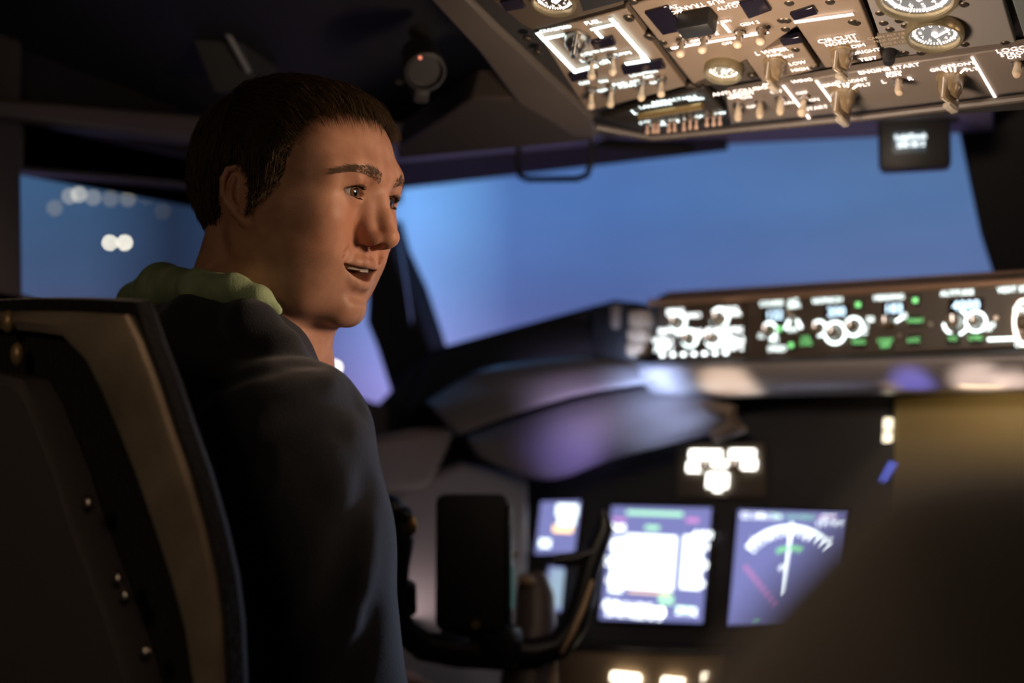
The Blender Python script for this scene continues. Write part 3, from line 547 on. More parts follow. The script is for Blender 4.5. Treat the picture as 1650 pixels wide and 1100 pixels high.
flegend(ef, [('MINS', 1088, 503, 0.0115), ('RADIO BARO', 1103, 509, 0.0081), ('BARO', 1172, 500, 0.0115), ('IN HPA', 1178, 506, 0.0088), ('FPV', 1070, 535, 0.0115), ('MTRS', 1183, 532, 0.0101), ('APP VOR', 1110, 536, 0.0101), ('MAP PLN', 1122, 540, 0.0115), ('40 80', 1150, 533, 0.0115), ('CTR', 1112, 549, 0.0108), ('TFC', 1152, 556, 0.0121), ('VOR 1', 1068, 549, 0.0115), ('OFF', 1070, 556, 0.0115), ('ADF 1', 1070, 562, 0.0115), ('VOR 2', 1182, 548, 0.0115), ('OFF', 1182, 554, 0.0115), ('ADF 2', 1181, 560, 0.0115), ('160', 1168, 540, 0.0108)], white, off=.0078)
mc = face_panel('mode_control_panel', [(1202, 482), (1700, 452), (1700, 556), (1202, 580)], 'long brown autopilot panel with lit numbers, ringed knobs and green buttons', 'control panel', mcpm, .01, .004)
def fwin(px, digits, size):
    P = [mp(u, v, .005) for u, v in px]; b = MB(); b.prism(P, (0, .004, 0)); w = b.build('readout_window', darkwin, mc, bev=.001)
    c = sum(P, Vector())/4; b = MB(); b.text(digits, size, MM(c+V3(0, -.0006, 0))); b.build('readout_digits', bluew, w, smooth=False)
fwin(((1230, 497), (1266, 496), (1266, 518), (1230, 520)), '122', .016); fwin(((1328, 492), (1368, 490), (1368, 513), (1328, 516)), '200', .016)
fwin(((1422, 487), (1458, 485), (1458, 508), (1422, 510)), '183', .016); fwin(((1528, 482), (1586, 479), (1586, 503), (1528, 506)), '4000', .0165)
flegend(mc, [('COURSE', 1243, 489, .0088), ('A/T', 1278, 486, .009), ('ARM', 1279, 493, .0085), ('IAS/MACH', 1333, 484, .0088), ('HEADING', 1432, 479, .0088), ('ALTITUDE', 1542, 472, .0088), ('VERT SPEED', 1642, 466, .0095), ('OFF', 1277, 531, .0085), (1269, 522, .0035, .014, -30), (1287, 521, .0035, .014, 30), ('N1', 1248, 548, .010), ('SPEED', 1252, 562, .0095), ('10', 1226, 541, .010), ('30', 1402, 515, .010), ('10', 1455, 509, .010), (1444, 517, .018, .003, 25), ('SEL', 1388, 534, .0105), ('C/O', 1390, 528, .008), ('1000', 1592, 524, .0085), ('100', 1590, 530, .008), (1615, 546, .034, .0035), ('DN', 1642, 499, .009), ('UP', 1643, 555, .009)], cool)
for u, v, r, ring, arc in ((1240, 533, .0075, .0105, (-80, 120)), (1320, 529, .0070, .0095, (-90, 150)), (1346, 536, .0085, .0135, (0, 360)), (1376, 526, .0072, .0115, (0, 360)), (1432, 520, .0080, None, None), (1541, 519, .0095, .0150, (-170, 60)), (1573, 518, .0075, .0118, (0, 360))): fknob(mc, u, v, r, .016, None, ring, arc)
M = MM(mp(1279, 512, .005)); b = MB(M); b.lathe([(.006, 0), (.005, .005)], 14); tsw = b.build('toggle_switch', chrome, mc); b = MB(); p0 = mp(1279, 512, .008); b.tube([p0, p0+V3(0, -.014, .004)], [.0025, .0042], 10); b.ball(p0+V3(0, -.015, .0045), .0048, n=12); b.build('lever', ivory, tsw)
for u, v, tx in ((1384, 491, None), (1476, 484, None), (1300, 549, ['LVL', 'CHG']), (1276, 556, None), (1385, 551, ['HDG']), (1428, 553, ['LNAV', 'APP']), (1476, 517, ['VNAV']), (1474, 548, ['LOC']), (1536, 546, ['V/S']), (1573, 545, ['CMD']), (1257, 530, None)): fbutton(mc, u, v, green, .0155 if tx else .0095, .014, tx)
M = MM(mp(1650, 520, .005)); b = MB(M); b.tube([(math.cos(a)*.010, math.sin(a)*.026, .003) for a in [2*math.pi*i/24 for i in range(24)]], .0022, 8, True); b.build('thumbwheel_bezel', warm, mc); b = MB(M); b.lathe([(.010, -.007), (.012, -.004), (.012, .004), (.010, .007)], 24, Matrix.Rotation(R(90), 4, 'Y')); b.build('thumbwheel', amberk, mc)
for u, v in ((1500, 522), (1450, 540), (1605, 512)): b = MB(MM(mp(u, v, .005))); b.lathe([(.003, 0), (.002, .0015)], 10); b.build('screw', chrome, mc)
# ---------------------------------------------------------------- main instrument panel, tilted forward at the top
TA = R(11); PU = V3(1, 0, 0); PV = V3(0, math.sin(TA), math.cos(TA)); PN = PU.cross(PV); PO = on_y(1060, 910, 1.86)
def pn(px, py, off=0): return on_plane(px, py, PO+PN*off, PN)
def PM(p): return frame(p, PU, PV, PN)
panelm = mat('instrument_panel_grey', (.035, .033, .036), .5, bump=.05, bscale=400)
ip = thing('instrument_panel', 'dark main instrument panel framing the lit displays', 'instrument panel', PM(pn(1160, 900)))
b = MB(); b.prism([pn(800, 740, -.004), pn(1440, 620, -.004), pn(1440, 1020, -.004), pn(1170, 1044, -.004), pn(900, 1036, -.004), pn(800, 1030, -.004)], -PN*.03); b.build('panel_board', panelm, ip, bev=.003)
b = MB(); b.prism([pn(880, 1034, .006), pn(1180, 1046, .006), pn(1180, 1054, .006), pn(880, 1042, .006)], -PN*.03); b.build('edge_strip', panelm, ip, bev=.003)
screen_bg = lamp_mat('screen_glow', (.32, .34, .78), .72)
def display(name, px, label):
    P = [pn(u, v, .004) for u, v in px]; c = sum(P, Vector())/4; o = thing(name, label, 'display', PM(c)); k = 1.07
    b = MB(); Q = [c+(p-c)*k for p in P]; b.prism([q-PN*.001 for q in Q], -PN*.0065); b.build('bezel', black, o, bev=.003)
    b = MB(); b.prism(P, -PN*.002); s = b.build('screen', screen_bg, o, smooth=False); s['label'] = 'glowing violet blue screen'; return o, s
def dm(parent, items, m, name, off=.0050):
    b = MB()
    for it in items:
        if isinstance(it[0], str): b.text(it[0], it[3], PM(pn(it[1], it[2], off)), rot=R(it[4]) if len(it) > 4 else 0)
        elif it[0] == 0: p, q = pn(it[1], it[2], off), pn(it[3], it[4], off); d = q-p; a = math.atan2(d.dot(PV), d.dot(PU)); b.box((0, 0, 0), (d.length, it[5], .0004), PM((p+q)/2) @ Matrix.Rotation(a, 4, 'Z'))
        else: p, q = pn(it[1], it[2], off), pn(it[3], it[4], off); b.box((0, 0, 0), (abs((q-p).dot(PU)), abs((q-p).dot(PV)), .0004), PM((p+q)/2))
    return b.build(name, m, parent, smooth=False)
d_, s_ = display('primary_flight_display', ((986, 815), (1146, 818), (1131, 1003), (966, 997)), 'bright flight display with white attitude square beside the control yoke')
dm(s_, [(1, 1010, 860, 1084, 952), (1, 989, 866, 1002, 955), (1, 1102, 862, 1128, 950)], lamp_mat('sky_field', (.86, .96, 1), 2.6), 'attitude_field')
dm(s_, [(1, 1012, 951, 1080, 958)], amber, 'ground_field', .0056)
dm(s_, [('240', 996, 851, .016), ('220', 992, 878, .014), ('200', 986, 905, .016), ('180', 985, 935, .014), ('.820', 983, 974, .017), ('4400', 1132, 862, .016), ('4200', 1127, 880, .015), ('4000', 1122, 910, .018), ('3800', 1120, 940, .015), ('29.92', 1106, 985, .015), ('163 HDG', 1020, 978, .016), ('MAG', 1052, 984, .016), ('33 0 3', 1045, 992, .017), ('- 10 -', 1045, 890, .016), ('- 10 -', 1043, 930, .016), ('DME 12', 1000, 988, .015), (1, 1010, 976, 1070, 993)], white, 'numerals', .006)
dm(s_, [(1, 1010, 822, 1100, 832), (1, 1040, 846, 1062, 854), (1, 1062, 958, 1084, 974), (1, 1090, 976, 1118, 988)], lamp_mat('mint', (.50, 1, .66), 1.3), 'green_flags', .0058)
dm(s_, [(1, 988, 834, 1008, 840), (1, 1106, 834, 1126, 842)], lamp_mat('magenta', (.85, .35, .85), 1.0), 'magenta_flags', .0058)
d2, s2 = display('navigation_display', ((1190, 821), (1366, 826), (1352, 1012), (1174, 1007)), 'violet navigation display with white compass arc and magenta track line')
arc = []
for i in range(26):
    a0, a1 = R(52-104*i/26), R(52-104*(i+1)/26); c0 = (1273, 935); r_ = 88; arc.append((0, c0[0]-r_*math.sin(a0), c0[1]-r_*math.cos(a0)*.98, c0[0]-r_*math.sin(a1), c0[1]-r_*math.cos(a1)*.98, .0042))
for i in range(14):
    a0 = R(50-100*i/13); arc.append((0, 1273-86*math.sin(a0), 935-84*math.cos(a0), 1273-74*math.sin(a0), 935-72*math.cos(a0), .0028))
dm(s2, arc+[(0, 1276, 842, 1264, 960, .0036), ('GS 240', 1212, 831, .012), ('TAS 250', 1240, 832, .010), ('9', 1240, 866, .014), ('15', 1300, 866, .014), ('GPS', 1335, 836, .014), ('12.4 NM', 1338, 845, .012), ('33', 1215, 870, .011), ('18', 1338, 872, .011), ('40', 1262, 916, .013)], lamp_mat('map_white', (.86, .95, 1), 3), 'map_marks')
dm(s2, [('TRK 124 MAG', 1276, 833, .011), (0, 1252, 889, 1264, 884, .007), (0, 1264, 884, 1284, 884, .007), (0, 1284, 884, 1294, 888, .007), (1, 1216, 1000, 1226, 1004)], lamp_mat('map_green', (.35, .95, .48), 1.1), 'green_marks')
dm(s2, [(0, 1200+i*7, 912+i*8.6, 1205+i*7, 918+i*8.6, .006) for i in range(8)]+[(1, 1318, 832, 1350, 836)], lamp_mat('map_magenta', (.80, .32, .72), .9), 'track_line')
d3, s3 = display('auxiliary_display', ((872, 808), (935, 806), (925, 890), (862, 892)), 'half hidden lilac display between the black yoke plate and the flight display')
dm(s3, [(1, 898, 812, 930, 832), (1, 870, 868, 886, 882), (1, 900, 832, 926, 846)], lamp_mat('pale_block', (.85, 1, 1), 2.4), 'bright_blocks')
dm(s3, [(1, 892, 846, 922, 858)], amber, 'amber_block')
d4, s4 = display('auxiliary_display', ((884, 912), (908, 914), (903, 985), (880, 983)), 'pale blue sliver of display seen through the yoke below the lilac one')
dm(s4, [(1, 888, 916, 904, 980)], lamp_mat('pale_sliver', (.45, .62, .80), .8), 'pale_field')
# selector lights above the displays
sl = thing('display_selector_panel', 'cluster of glowing white lettered lights above the two displays', 'control panel', PM(pn(1160, 750)))
b = MB(); b.prism([pn(1090, 714, .003), pn(1232, 712, .003), pn(1232, 800, .003), pn(1090, 802, .003)], -PN*.0065); b.build('faceplate', mat('selector_plate', (.09, .07, .05), .5), sl, bev=.002)
for u, v in ((1140, 752), (1188, 750)):
    M = PM(pn(u, v, .004)); b = MB(M); b.lathe([(.011, 0), (.010, .004), (.009, .014), (.007, .015)], 24); k = b.build('rotary_knob', amberk, sl); b = MB(M); b.box((0, .004, .0155), (.0015, .009, .0008)); b.build('pointer_line', warm, k)
dm(sl, [(1, 1112, 725, 1162, 739), (1, 1176, 724, 1216, 738), (1, 1108, 744, 1130, 760), (1, 1196, 740, 1218, 756), (1, 1136, 742, 1172, 752), (1, 1140, 762, 1172, 786), (1, 1150, 784, 1162, 792)], lamp_mat('selector_light', (1, .97, .88), 5), 'lit_legend', .008)
# centre panel, lit by the flood light under the hood
cpn = thing('instrument_panel', 'olive lit panel under the glareshield at the right edge', 'instrument panel', PM(pn(1560, 700)))
b = MB(); b.prism([pn(1440, 640, .02), pn(1800, 620, .02), pn(1800, 900, .02), pn(1440, 1000, .02)], -PN*.04); b.build('panel_board', mat('centre_panel_paint', (.30, .23, .10), .55, bump=.05, bscale=400), cpn, bev=.003)
b = MB(); b.box((0, 0, 0), (.012, .016, .004), PM(pn(1431, 683, .022)), b=.001); b.box((0, -.018, 0), (.012, .014, .004), PM(pn(1431, 683, .022)), b=.001); b.build('lit_legend', lamp_mat('edge_light', (1, .85, .6), 2.2), cpn)
b = MB(); b.box((0, 0, 0), (.012, .03, .004), PM(pn(1432, 762, .022)) @ Matrix.Rotation(R(-25), 4, 'Z'), b=.001); b.build('blue_light', lamp_mat('blue_light', (.12, .16, .75), 1.0), cpn)
# lower panel with its lamps
lw = thing('lamp_panel', 'tan lower panel with glowing rectangular lamps under the displays', 'control panel', PM(pn(1060, 1075)))
b = MB(); b.prism([pn(880, 1046, -.004), pn(1170, 1058, -.004), pn(1170, 1300, -.004), pn(860, 1300, -.004)], -PN*.03); b.build('faceplate', mat('lower_panel_tan', (.30, .21, .13), .5, bump=.05, bscale=300), lw, bev=.003)
for u, v, w, s in ((1008, 1092, .046, 1), (1085, 1100, .034, 1), (1137, 1092, .010, .5)):
    b = MB(PM(pn(u, v, .002))); b.box((0, 0, 0), (w, .014, .010), b=.003); b.build('lamp', lamp_mat('flood_lamp', (1, .86, .64), 5*s), lw)
# ---------------------------------------------------------------- control yoke
yk = thing('control_yoke', 'black W shaped control yoke in front of the seated man', 'control yoke', MM(at(760, 1050, 1.78)))
yb = mat('yoke_black', (.012, .012, .013), .38, spec=.5)
Y_ = lambda L_: [at(u, v, d) for u, v, d in L_]
horn = [(972, 822, 1.80), (974, 850, 1.80), (962, 880, 1.795), (950, 915, 1.79), (940, 960, 1.785), (926, 1005, 1.78), (900, 1040, 1.775), (860, 1052, 1.77), (800, 1048, 1.765)]
b = MB(); b.tube(Y_(horn), [.006, .012, .014, .0135, .015, .0165, .018, .019, .02], 14); b.tube(Y_(((955, 890, 1.79), (925, 900, 1.785), (895, 902, 1.78))), [.011, .009, .008], 10); b.build('grip', yb, yk)
hornl = [(640, 830, 1.60), (648, 870, 1.60), (640, 910, 1.61), (636, 960, 1.63), (645, 1010, 1.66), (680, 1040, 1.70), (740, 1050, 1.74), (800, 1048, 1.765)]
b = MB(); b.tube(Y_(hornl), [.010, .014, .014, .014, .016, .018, .02, .02], 14); b.tube(Y_(((640, 935, 1.62), (660, 945, 1.63), (662, 985, 1.65))), [.008, .008, .007], 10); b.build('grip', yb, yk)
b = MB(); b.ball(at(630, 820, 1.60), .015); b.ball(at(650, 832, 1.60), .012); b.ball(at(628, 860, 1.6), .014); b.build('grip_switch', yb, yk)
b = MB(); b.ball(at(660, 846, 1.595), (.010, .006, .012)); b.build('gold_cap', mat('gold_cap', (.55, .36, .12), .3, metal=.8), yk)
b = MB(); b.tube(Y_(((616, 918, 1.6), (612, 945, 1.6), (614, 975, 1.61), (622, 1000, 1.62))), [.004]*4, 8); b.build('chrome_edge', chrome, yk)
b = MB(); b.tube(Y_(((955, 935, 1.775), (942, 975, 1.768), (925, 1015, 1.76), (905, 1052, 1.755))), [.0025, .004, .004, .002], 8); b.build('brass_edge', mat('brass_edge', (.60, .42, .26), .4, metal=.6), yk)
b = MB(); b.box((0, .0, 0), (.10, .055, .05), oriented(at(775, 1040, 1.76), (.2, -1, .1)), b=.012); b.build('hub', yb, yk)
cbm = oriented(at(760, 905, 1.74), (.62, -1, .05))
b = MB(cbm); b.box((0, 0, 0), (.088, .165, .018), b=.010); cb_ = b.build('chart_holder', softblack, yk)
b = MB(cbm); b.box((.047, -.004, .004), (.006, .15, .012), b=.002); b.build('holder_edge', mat('slate_edge', (.05, .065, .085), .3), cb_)
b = MB(cbm); b.box((.051, -.03, .0105), (.004, .05, .001), b=.0003); b.build('teal_mark', lamp_mat('teal_mark', (.10, .22, .20), .35), cb_)
b = MB(cbm); b.lathe([(.006, 0), (.005, .005)], 12, Matrix.Translation((.006, -.075, .009))); b.build('brass_stud', mat('brass_stud', (.35, .25, .06), .4, metal=.6), cb_)
colm = mat('column_grey', (.12, .09, .08), .4)
b = MB(); b.tube(Y_(((858, 925, 1.84), (862, 960, 1.83), (862, 1010, 1.82), (850, 1060, 1.80), (838, 1150, 1.78), (820, 1400, 1.72))), [.018, .026, .028, .030, .032, .034], 16); b.build('column', colm, yk)
b = MB(); b.ball(at(848, 935, 1.81), (.012, .010, .008)); b.ball(at(826, 893, 1.79), (.010, .006, .004)); b.build('column_cap', mat('tan_cap', (.40, .28, .17), .4), yk)
b = MB(); b.tube(Y_(((888, 1065, 1.80), (889, 1120, 1.79))), [.008, .008], 10); b.build('lit_pin', mat('tan_pin', (.55, .42, .28), .35), yk)
# ---------------------------------------------------------------- the captain's seat, seen from behind on its right side
SY = .70; SXC = -.53; RAKE = .10
SN = V3(0, -1, -RAKE).normalized(); S0 = V3(SXC, SY, 1.03)     # rear face of the seat back, leaning
def sp(px, py, off=0): return on_plane(px, py, S0+SN*off, SN)
out_px = [(203, 506), (222, 548), (246, 610), (272, 690), (298, 765), (322, 850), (340, 930), (350, 1010), (354, 1100), (356, 1300), (356, 1600)]
in_px = [(100, 540), (138, 578), (165, 630), (192, 695), (220, 765), (248, 845), (276, 930), (298, 1010), (312, 1100), (320, 1300), (322, 1600)]
pan_px = [(62, 612), (84, 650), (104, 700), (128, 760), (150, 830), (176, 900), (200, 965), (224, 1030), (246, 1100), (262, 1300), (270, 1600)]
def loop(px, y, grow=0, up_=0, zlow=.36):
    """closed outline through pixels of its right half, mirrored over the seat's middle, y metres behind (-) or ahead (+) of the rear face"""
    P = [sp(u, v) for u, v in px]; half = [(p.x-SXC+grow, p.z) for p in P]; zt = half[0][1]+up_
    half[0] = (half[0][0], zt); half = [(w, z) for w, z in half if z > zlow]; half.append((half[-1][0], zlow)); w0 = half[0][0]
    top = [(w0*k/6, zt+.010*(1-(k/6)**2)) for k in range(6)]; R_ = top+half
    yy = lambda z: SY+y-(z-1.03)*RAKE
    return [V3(SXC-w, yy(z), z) for w, z in reversed(R_[1:])]+[V3(SXC+w, yy(z), z) for w, z in R_]
def shell(spec, zlow=.36, caps=(True, True)):
    b = MB(); rows = [loop(*s_, zlow=zlow) for s_ in spec]; n = len(rows[0]); b.loft(rows, True); o = len(rows)-1
    if caps[0]: b.f.append(list(range(n)))
    if caps[1]: b.f.append([o*n+i for i in range(n)])
    return b
cs = thing('pilot_seat', 'tan and black pilot seat behind the seated man', 'seat', Matrix.Translation((SXC, .85, 0)))
fleece = mat('black_fleece', (.009, .008, .008), .95, bump=1, bscale=220, sheen=.15)
tanc = mat('tan_corduroy', (.33, .255, .18), .9, bump=.6, bscale=420, vary=.3, vscale=18, sheen=.2)
shell([(out_px, .012, -.012, .002), (out_px, .010, .0, .010), (out_px, .022, .002, .012), (out_px, .034, -.006, .006), (out_px, .040, -.04, -.02)]).build('backrest', fleece, cs)
b = MB(); b.loft([loop(out_px, .016, -.004), loop(out_px, .002, -.004), loop(out_px, -.004, -.012, -.004), loop(in_px, -.006, .012, .006), loop(in_px, .0, .0), loop(in_px, .014, -.003)], True); b.build('tan_cover', tanc, cs)
shell([(in_px, .03, .004, .002), (in_px, .016, .002, .0), (in_px, .014, -.05, -.03)]).build('back_shell', softblack, cs)
shell([(pan_px, .010, .0), (pan_px, -.014, -.001), (pan_px, -.020, -.006, -.006), (pan_px, -.021, -.05, -.03)]).build('seat_panel', mat('rear_panel_grey', (.14, .118, .115), .4, spec=.5), cs)
for u, v in ((141, 812), (189, 934), (200, 962), (233, 1052)):
    b = MB(); b.ball(sp(u, v, .021), (.006, .004, .007), n=12); b.build('stud', chrome, cs)
for u, v in ((13, 518), (28, 570)):
    b = MB(); b.ball(sp(u, v, .006), (.006, .005, .009), n=12); b.build('stud', mat('brass_rivet', (.55, .38, .2), .4, metal=.5), cs)
b = MB(); b.box((SXC, SY+.32, .37), (.46, .42, .10), b=.04); b.build('seat_cushion', fleece, cs)
b = MB(); b.box((SXC, SY+.28, .29), (.40, .40, .09), b=.01); b.build('seat_pan', black, cs)
b = MB(); b.box((SXC, SY+.28, .14), (.16, .22, .24), b=.01); b.box((SXC, SY+.28, .012), (.40, .50, .024), b=.004); b.build('pedestal', black, cs)
# ---------------------------------------------------------------- the other seat, close to the camera
FS = V3(.60, .30, 0)
fs = thing('pilot_seat', 'big dark blurred seat back in the right foreground', 'seat', Matrix.Translation((FS.x, .42, 0)))
prof = [(1010, 1400), (1030, 1200), (1070, 1110), (1125, 1040), (1185, 970), (1245, 905), (1300, 845), (1348, 795), (1390, 758), (1445, 742), (1560, 740), (1660, 738)]
b = MB()
left = [on_y(u, v, .30) for u, v in prof]
def fsrow(k, y): 
    c = V3(FS.x, .30, .62)
    L_ = [c+(p-c)*k for p in left]; L_ = [V3(p.x, y, p.z) for p in L_]; Rr = [V3(2*FS.x-p.x, y, p.z) for p in reversed(L_)]; return L_+Rr
rows = [fsrow(k, y) for k, y in ((.80, .270), (.90, .275), (.955, .287), (.985, .300), (1.0, .32), (.99, .345), (.94, .36), (.86, .365))]; n = len(rows[0]); b.loft(rows, True); b.f.append(list(range(n))); b.f.append([7*n+i for i in range(n)])
b.build('backrest', mat('dark_seat_fabric', (.025, .018, .013), .9, bump=.4, bscale=200, sheen=.6), fs)
b = MB(); b.box((FS.x, .58, .40), (.44, .46, .11), b=.04); b.build('seat_cushion', fleece, fs)
b = MB(); b.box((FS.x, .56, .29), (.36, .40, .11), b=.01); b.box((FS.x, .56, .14), (.16, .22, .26), b=.01); b.box((FS.x, .56, .012), (.36, .46, .024)); b.box((FS.x, .36, .42), (.10, .10, .24), b=.01); b.build('pedestal', black, fs)
# ---------------------------------------------------------------- the head, in millimetres: x to the face, y to its left, z up, origin between the ears
EYE = (78.0, 32.0, 27.0); EYE_R = 12.0
def ear_sdf(P):
    x, y, z = P; ay = np.abs(y)
    # ear frame: u backwards, v up, w outwards
    ca, sa = math.cos(R(24)), math.sin(R(24)); ct, st = math.cos(R(14)), math.sin(R(14))
    bx, bz = -(x-3)/.86, (z-12)/.86
    u0 = bx*ct-bz*st; v = bx*st+bz*ct; w0 = (ay-70)/.9
    u = u0*ca+w0*sa; w = -u0*sa+w0*ca
    Q = [u, v, w]
    rim = [(2, 12, 1), (5, 24, 2), (13, 31, 3), (23, 29, 4), (29, 19, 4.5), (30, 6, 4), (26, -7, 3), (19, -17, 2), (11, -25, 1), (5, -29, 1)]
    rad = [3.2, 3.2, 3.3, 3.4, 3.4, 3.2, 3.2, 4.2, 6.0, 5.2]
    o = chain(Q, rim, rad, 2)
    o = smin(o, ell(Q, (15, 3, 0.0), (14, 25, 3.2)), 3)                 # the plate
    o = smin(o, chain(Q, [(7, -14, 2), (15, -12, 4), (21, -2, 4.5), (21, 10, 4), (17, 19, 3.5)], [3.2, 3, 3, 2.8, 2.4], 2), 3)   # antihelix
    o = smin(o, ell(Q, (1.5, -3, 3.5), (4.0, 6, 4.0)), 3)               # tragus
    o = smax(o, -ell(Q, (11, -1, 6.5), (7.5, 11, 7)), 2.5)              # concha
    return o*.86
def head_sdf(P, ears=True):
    x, y, z = P; S = [x, np.abs(y), z]
    o = ell(P, (-5, 0, 42), (98, 75, 83))
    o = smin(o, ell(P, (40, 0, 54), (53, 58, 56)), 22)
    o = smin(o, ell(S, (54, 49, 44), (28, 19, 30)), 20)
    o = smin(o, chain(S, [(66, 46, 3), (34, 59, 7), (4, 63, 8)], [11, 11, 10], 6), 20)                  # forehead
    o = smin(o, ell(P, (35, 0, -12), (50, 62, 72)), 24)
    o = smin(o, ell(S, (38, 39, -30), (42, 26, 48)), 22)
    o = smin(o, chain(S, [(6, 54, -8), (12, 48, -48), (48, 33, -73), (72, 11, -79)], [13, 13, 12, 12], 10), 24)
    o = smin(o, ell(P, (42, 0, -48), (44, 44, 36)), 20)
    o = smin(o, ell(P, (74, 0, -77), (16, 19, 15)), 12)                 # chin
    o = smin(o, ell(S, (64, 47, 2), (20, 16, 13)), 16)                  # cheekbones
    o = smin(o, ell(S, (64, 37, -20), (20, 16, 23)), 14)                # cheek
    o = smin(o, ell(P, (60, 0, -38), (31, 24, 26)), 12)                 # muzzle
    o = smin(o, chain(S, [(91, 0, 47), (90, 18, 49), (84, 37, 49), (73, 51, 42)], [9, 9, 8.5, 8], 6), 14)   # brow
    o = smax(o, -ell(S, (104, 32, 27), (18, 16, 11)), 10)               # sockets
    o = smin(o, ell(S, (26, 50, 12), (48, 18, 44)), 22)                 # side of the face
    # eyelids
    lid = np.sqrt((S[0]-EYE[0])**2+(S[1]-EYE[1])**2+(S[2]-EYE[2])**2)
    o = smin(o, lid-(EYE_R+2.0), 5)
    o = smin(o, chain(S, [(82, 19, 33.5), (91, 27, 38.5), (91, 36, 38.5), (82, 46, 33)], [3, 3.2, 3.2, 3], 3), 5)      # fold over the lid
    ex = S[1]-32
    top = 5.6-0.024*(ex-.5)**2; bot = -4.4+0.018*(ex-2)**2
    zz = S[2]-EYE[2]-0.06*ex
    gap = np.maximum(zz-top, bot-zz)
    gap = np.maximum(gap, 72-S[0])
    o = smax(o, -np.maximum(gap, -(S[0]-60)), 0.9)
    # nose
    o = smin(o, chain(S, [(84, 12, 36), (89, 11, 18), (94, 11, -2)], [6, 7, 7], 4), 9)
    o = smin(o, chain(P, [(90, 0, 38), (96.5, 0, 24), (104, 0, 8), (110, 0, -6)], [7.5, 7.2, 7.6, 9.0], 5), 9)
    o = smin(o, ell(P, (110, 0, -8), (10, 10.5, 9)), 4)
    o = smin(o, ell(S, (98, 11.6, -11), (11, 5.6, 7.2)), 6)
    o = smin(o, cap(P, (109, 0, -14), (96, 0, -19), 4.0), 4)
    o = smax(o, -ell(S, (102, 7.3, -18.6), (8.5, 3.7, 4.4), rotm('Y', -18)), 2.5)
    o = smax(o, -ell(S, (95, 22.5, -9), (11, 1.6, 10)), 5)              # crease behind the wing
    # lips
    o = smin(o, ell(S, (64, 40, -44), (9, 7, 15)), 10)
    th = lambda t: t
    up = [(92.5, 0, -34.0), (91.5, 6, -33.3), (87, 14, -34.0), (78.5, 23, -35.5), (68, 31, -36)]
    lo = [(87, 0, -53.5), (86, 7, -53), (82.5, 14, -50), (76.5, 23, -43), (68, 31, -37.5)]
    o = smin(o, chain(S, up, [4.6, 4.8, 4.2, 3.2, 2.2], 3), 5)
    o = smin(o, chain(S, lo, [5.4, 5.4, 4.8, 3.4, 2.2], 3), 5)
    o = smax(o, -ell(P, (100.5, 0, -26), (8, 2.5, 5)), 4)                 # philtrum
    o = smax(o, -ell(P, (91.5, 0, -64), (7, 18, 4.0)), 7)                # under the lip
    o = smax(o, -chain(S, [(95, 22, -14), (85, 32, -27), (76, 37, -41), (70, 36, -56)], [.2, .5, .4, .1], 3), 7)    # smile line
    mouth = np.maximum(np.abs(S[2]-(-43.8+0.0078*S[1]**2))-(5.6*(1-(np.minimum(S[1], 31)/31)**2)+0.15), 60-S[0])
    mouth = np.maximum(mouth, S[1]-31)
    o = smax(o, -mouth, 1.2)
    if ears: o = smin(o, ear_sdf(P), 3)
    return o
HEAD_AZ, HEAD_PITCH, HEAD_ROLL = -80.5, -8.5, 0.0
HEAD_O = at(468, 353, 1.325)
def head_matrix():
    M = Matrix.Rotation(R(90+HEAD_AZ), 4, 'Z') @ Matrix.Rotation(R(-HEAD_PITCH), 4, 'Y') @ Matrix.Rotation(R(HEAD_ROLL), 4, 'X')
    return Matrix.Translation(HEAD_O) @ M @ Matrix.Diagonal((.00097, .00097, .00099, 1))
# ---------------------------------------------------------------- the person: one skin from head to hands, clothes as children
HM = head_matrix(); HI = HM.inverted()
def hl(x, y, z): return HM @ Vector((x, y, z))                 # head coordinates to the room
def mm(p): return tuple(c*1000 for c in p)
RS = at(468, 712, 1.19); NB = at(385, 575, 1.30)
LS = RS + Vector((-.34, .13, .01)); PEL = Vector((NB.x-.115, NB.y-.03, .54))
fwd = Vector((.35, .93, 0)).normalized(); side = Vector((fwd.y, -fwd.x, 0))
CHEST = (RS+LS)/2+Vector((-.02, 0, -.12))+fwd*.005; WAIST = PEL+Vector((0, 0, .17))
ELR = at(548, 1215, 1.18); HANDR = ELR+Vector((-.05, .24, -.06))
ELL = Vector((LS.x-.07, LS.y+.09, LS.z-.28)); HANDL = ELL+Vector((.08, .25, -.03))
HIPR, HIPL = PEL+side*.09+Vector((0, 0, -.03)), PEL-side*.09+Vector((0, 0, -.03))
KNR, KNL = HIPR+Vector((.02, .44, .02)), HIPL+Vector((-.06, .44, .02))
FTR, FTL = Vector((KNR.x, KNR.y+.06, .09)), Vector((KNL.x, KNL.y+.06, .09))
def frame_ell(P, c, ax, r):                                    # ellipsoid with its own axes (a list of unit vectors)
    return ell([P[i]-f32(c[i]*1000) for i in range(3)], (0, 0, 0), r, [[a[i] for i in range(3)] for a in ax])
UPV = Vector((0, 0, 1))
